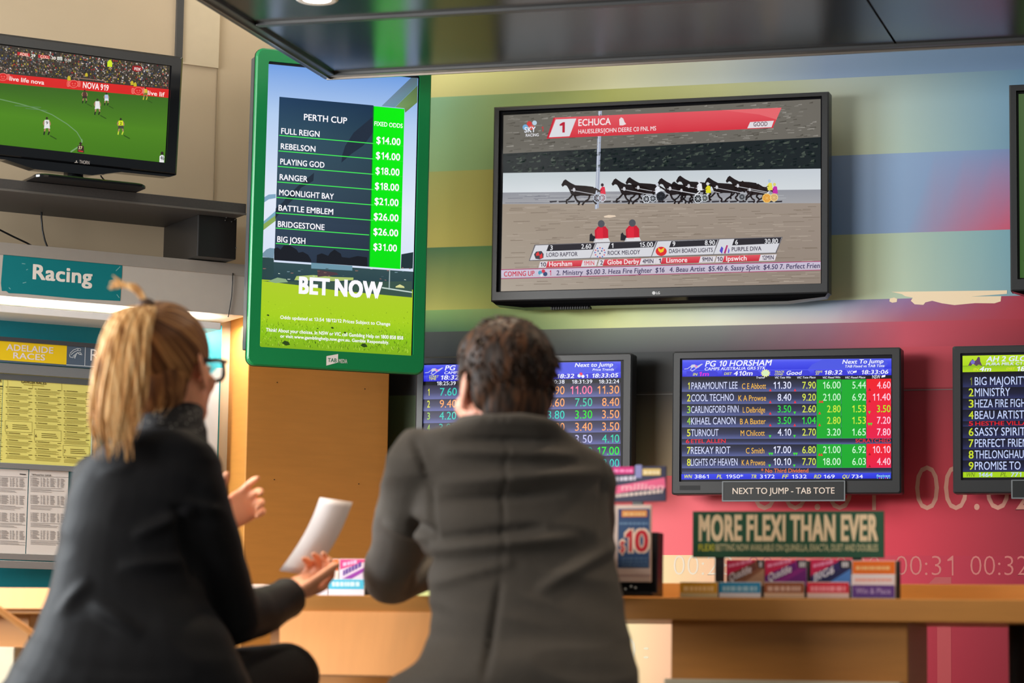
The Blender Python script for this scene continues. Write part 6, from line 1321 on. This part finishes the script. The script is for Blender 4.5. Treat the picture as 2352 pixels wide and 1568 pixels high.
for hp, kn, an in ((mhL, mkL, maL), (mhR, mkR, maR)): b.tube([hp, (hp+kn)/2, kn], [.10, .092, .078], 18, 'round'); b.tube([kn, kn*.6+an*.4, an+Z*.03], [.078, .068, .064], 16, 'round')
b.sections([msec(1600, 980, 1400, 5.37, .12), msec(1715, 980, 1400, 5.37, .13)]); rel(solid('trousers', b, cloth('grey_trouser_wool', (70, 68, 68)), mn, .009, 4, folds(5, .004)), mn)
for an in (maL, maR):
    b = MB(); b.tube([an+Vector((0, 0, -.035)), an+FH*.05+Z*-.055, an+FH*.18+Z*-.068], [.046, .045, .032], 14, 'round'); rel(solid('shoe', b, MATS['black_leather'], mn, .005, 2), mn)
def keepm(a, f, u):
    if u > .080: return f < .092
    if f > .045+(u-.02)*.55: return False
    if abs(a) > .052 and u < .006 and f > -.030 and not (f > .012 and u > -.03): return False
    if abs(a) > .05 and u < -.055+(-f-.03)*.3: return False
    return u > -.098
DARKH = strandy('dark_brown_hair', (26, 18, 14), (50, 34, 24), (92, 58, 36))
b = MB()
for c_, r_ in (((0, -.022, .036), (.0865, .098, .090)), ((0, .012, .062), (.080, .078, .060)), ((0, -.060, -.045), (.066, .048, .075)), ((0, -.052, -.092), (.054, .036, .045)), ((.066, .012, .020), (.018, .030, .040)), ((-.066, .012, .020), (.018, .030, .040)), ((.052, -.046, -.01), (.030, .036, .05)), ((-.052, -.046, -.01), (.030, .036, .05))): HM.ell(b, c_, r_, 28, 18)
def clump(co):
    q = co-HM.C; v = Vector((q.dot(HM.S)*38, q.dot(HM.F)*38, q.dot(HM.U)*13)); return .0030*noise.noise(v)+.0016*noise.noise(v*2.3)
hm_ = rel(solid('hair', b, DARKH, mn, .0042, 5, clump), mn); set_lock(hm_, lambda co: ((co-HM.C).dot(HM.S)*70, (co-HM.C).dot(HM.F)*70, (co-HM.C).z*16))
b = MB()
for k in range(420):                                    # short tufts that break up the outline
    th = rs.uniform(0, 2*math.pi); ph = rs.uniform(-.6, 1.5); q = Vector((math.cos(th)*math.cos(ph), math.sin(th)*math.cos(ph), math.sin(ph)))
    P_ = (q.x*.084, -.022+q.y*.096, .036+q.z*.088)
    if not keepm(*P_): continue
    p0 = HM.p(*P_); out = (p0-HM.C).normalized(); dn = (-HM.U*.9-HM.F*.2+HM.S*rs.uniform(-.5, .5)) if q.z < .6 else (HM.F*.8+HM.S*rs.uniform(-.6, .6)); l = rs.uniform(.015, .03)
    b.tube([p0, p0+out*.006+dn*l*.5, p0+out*.008+dn*l], [.0026, .0022, .0006], 5)
to = rel(b.obj('hair_tufts', DARKH, mn, True), mn); set_lock(to, lambda co: ((co-HM.C).dot(HM.S)*90, (co-HM.C).dot(HM.F)*90, (co-HM.C).z*12))
stool(mn_o, .672, 'black round bar stool under the man')
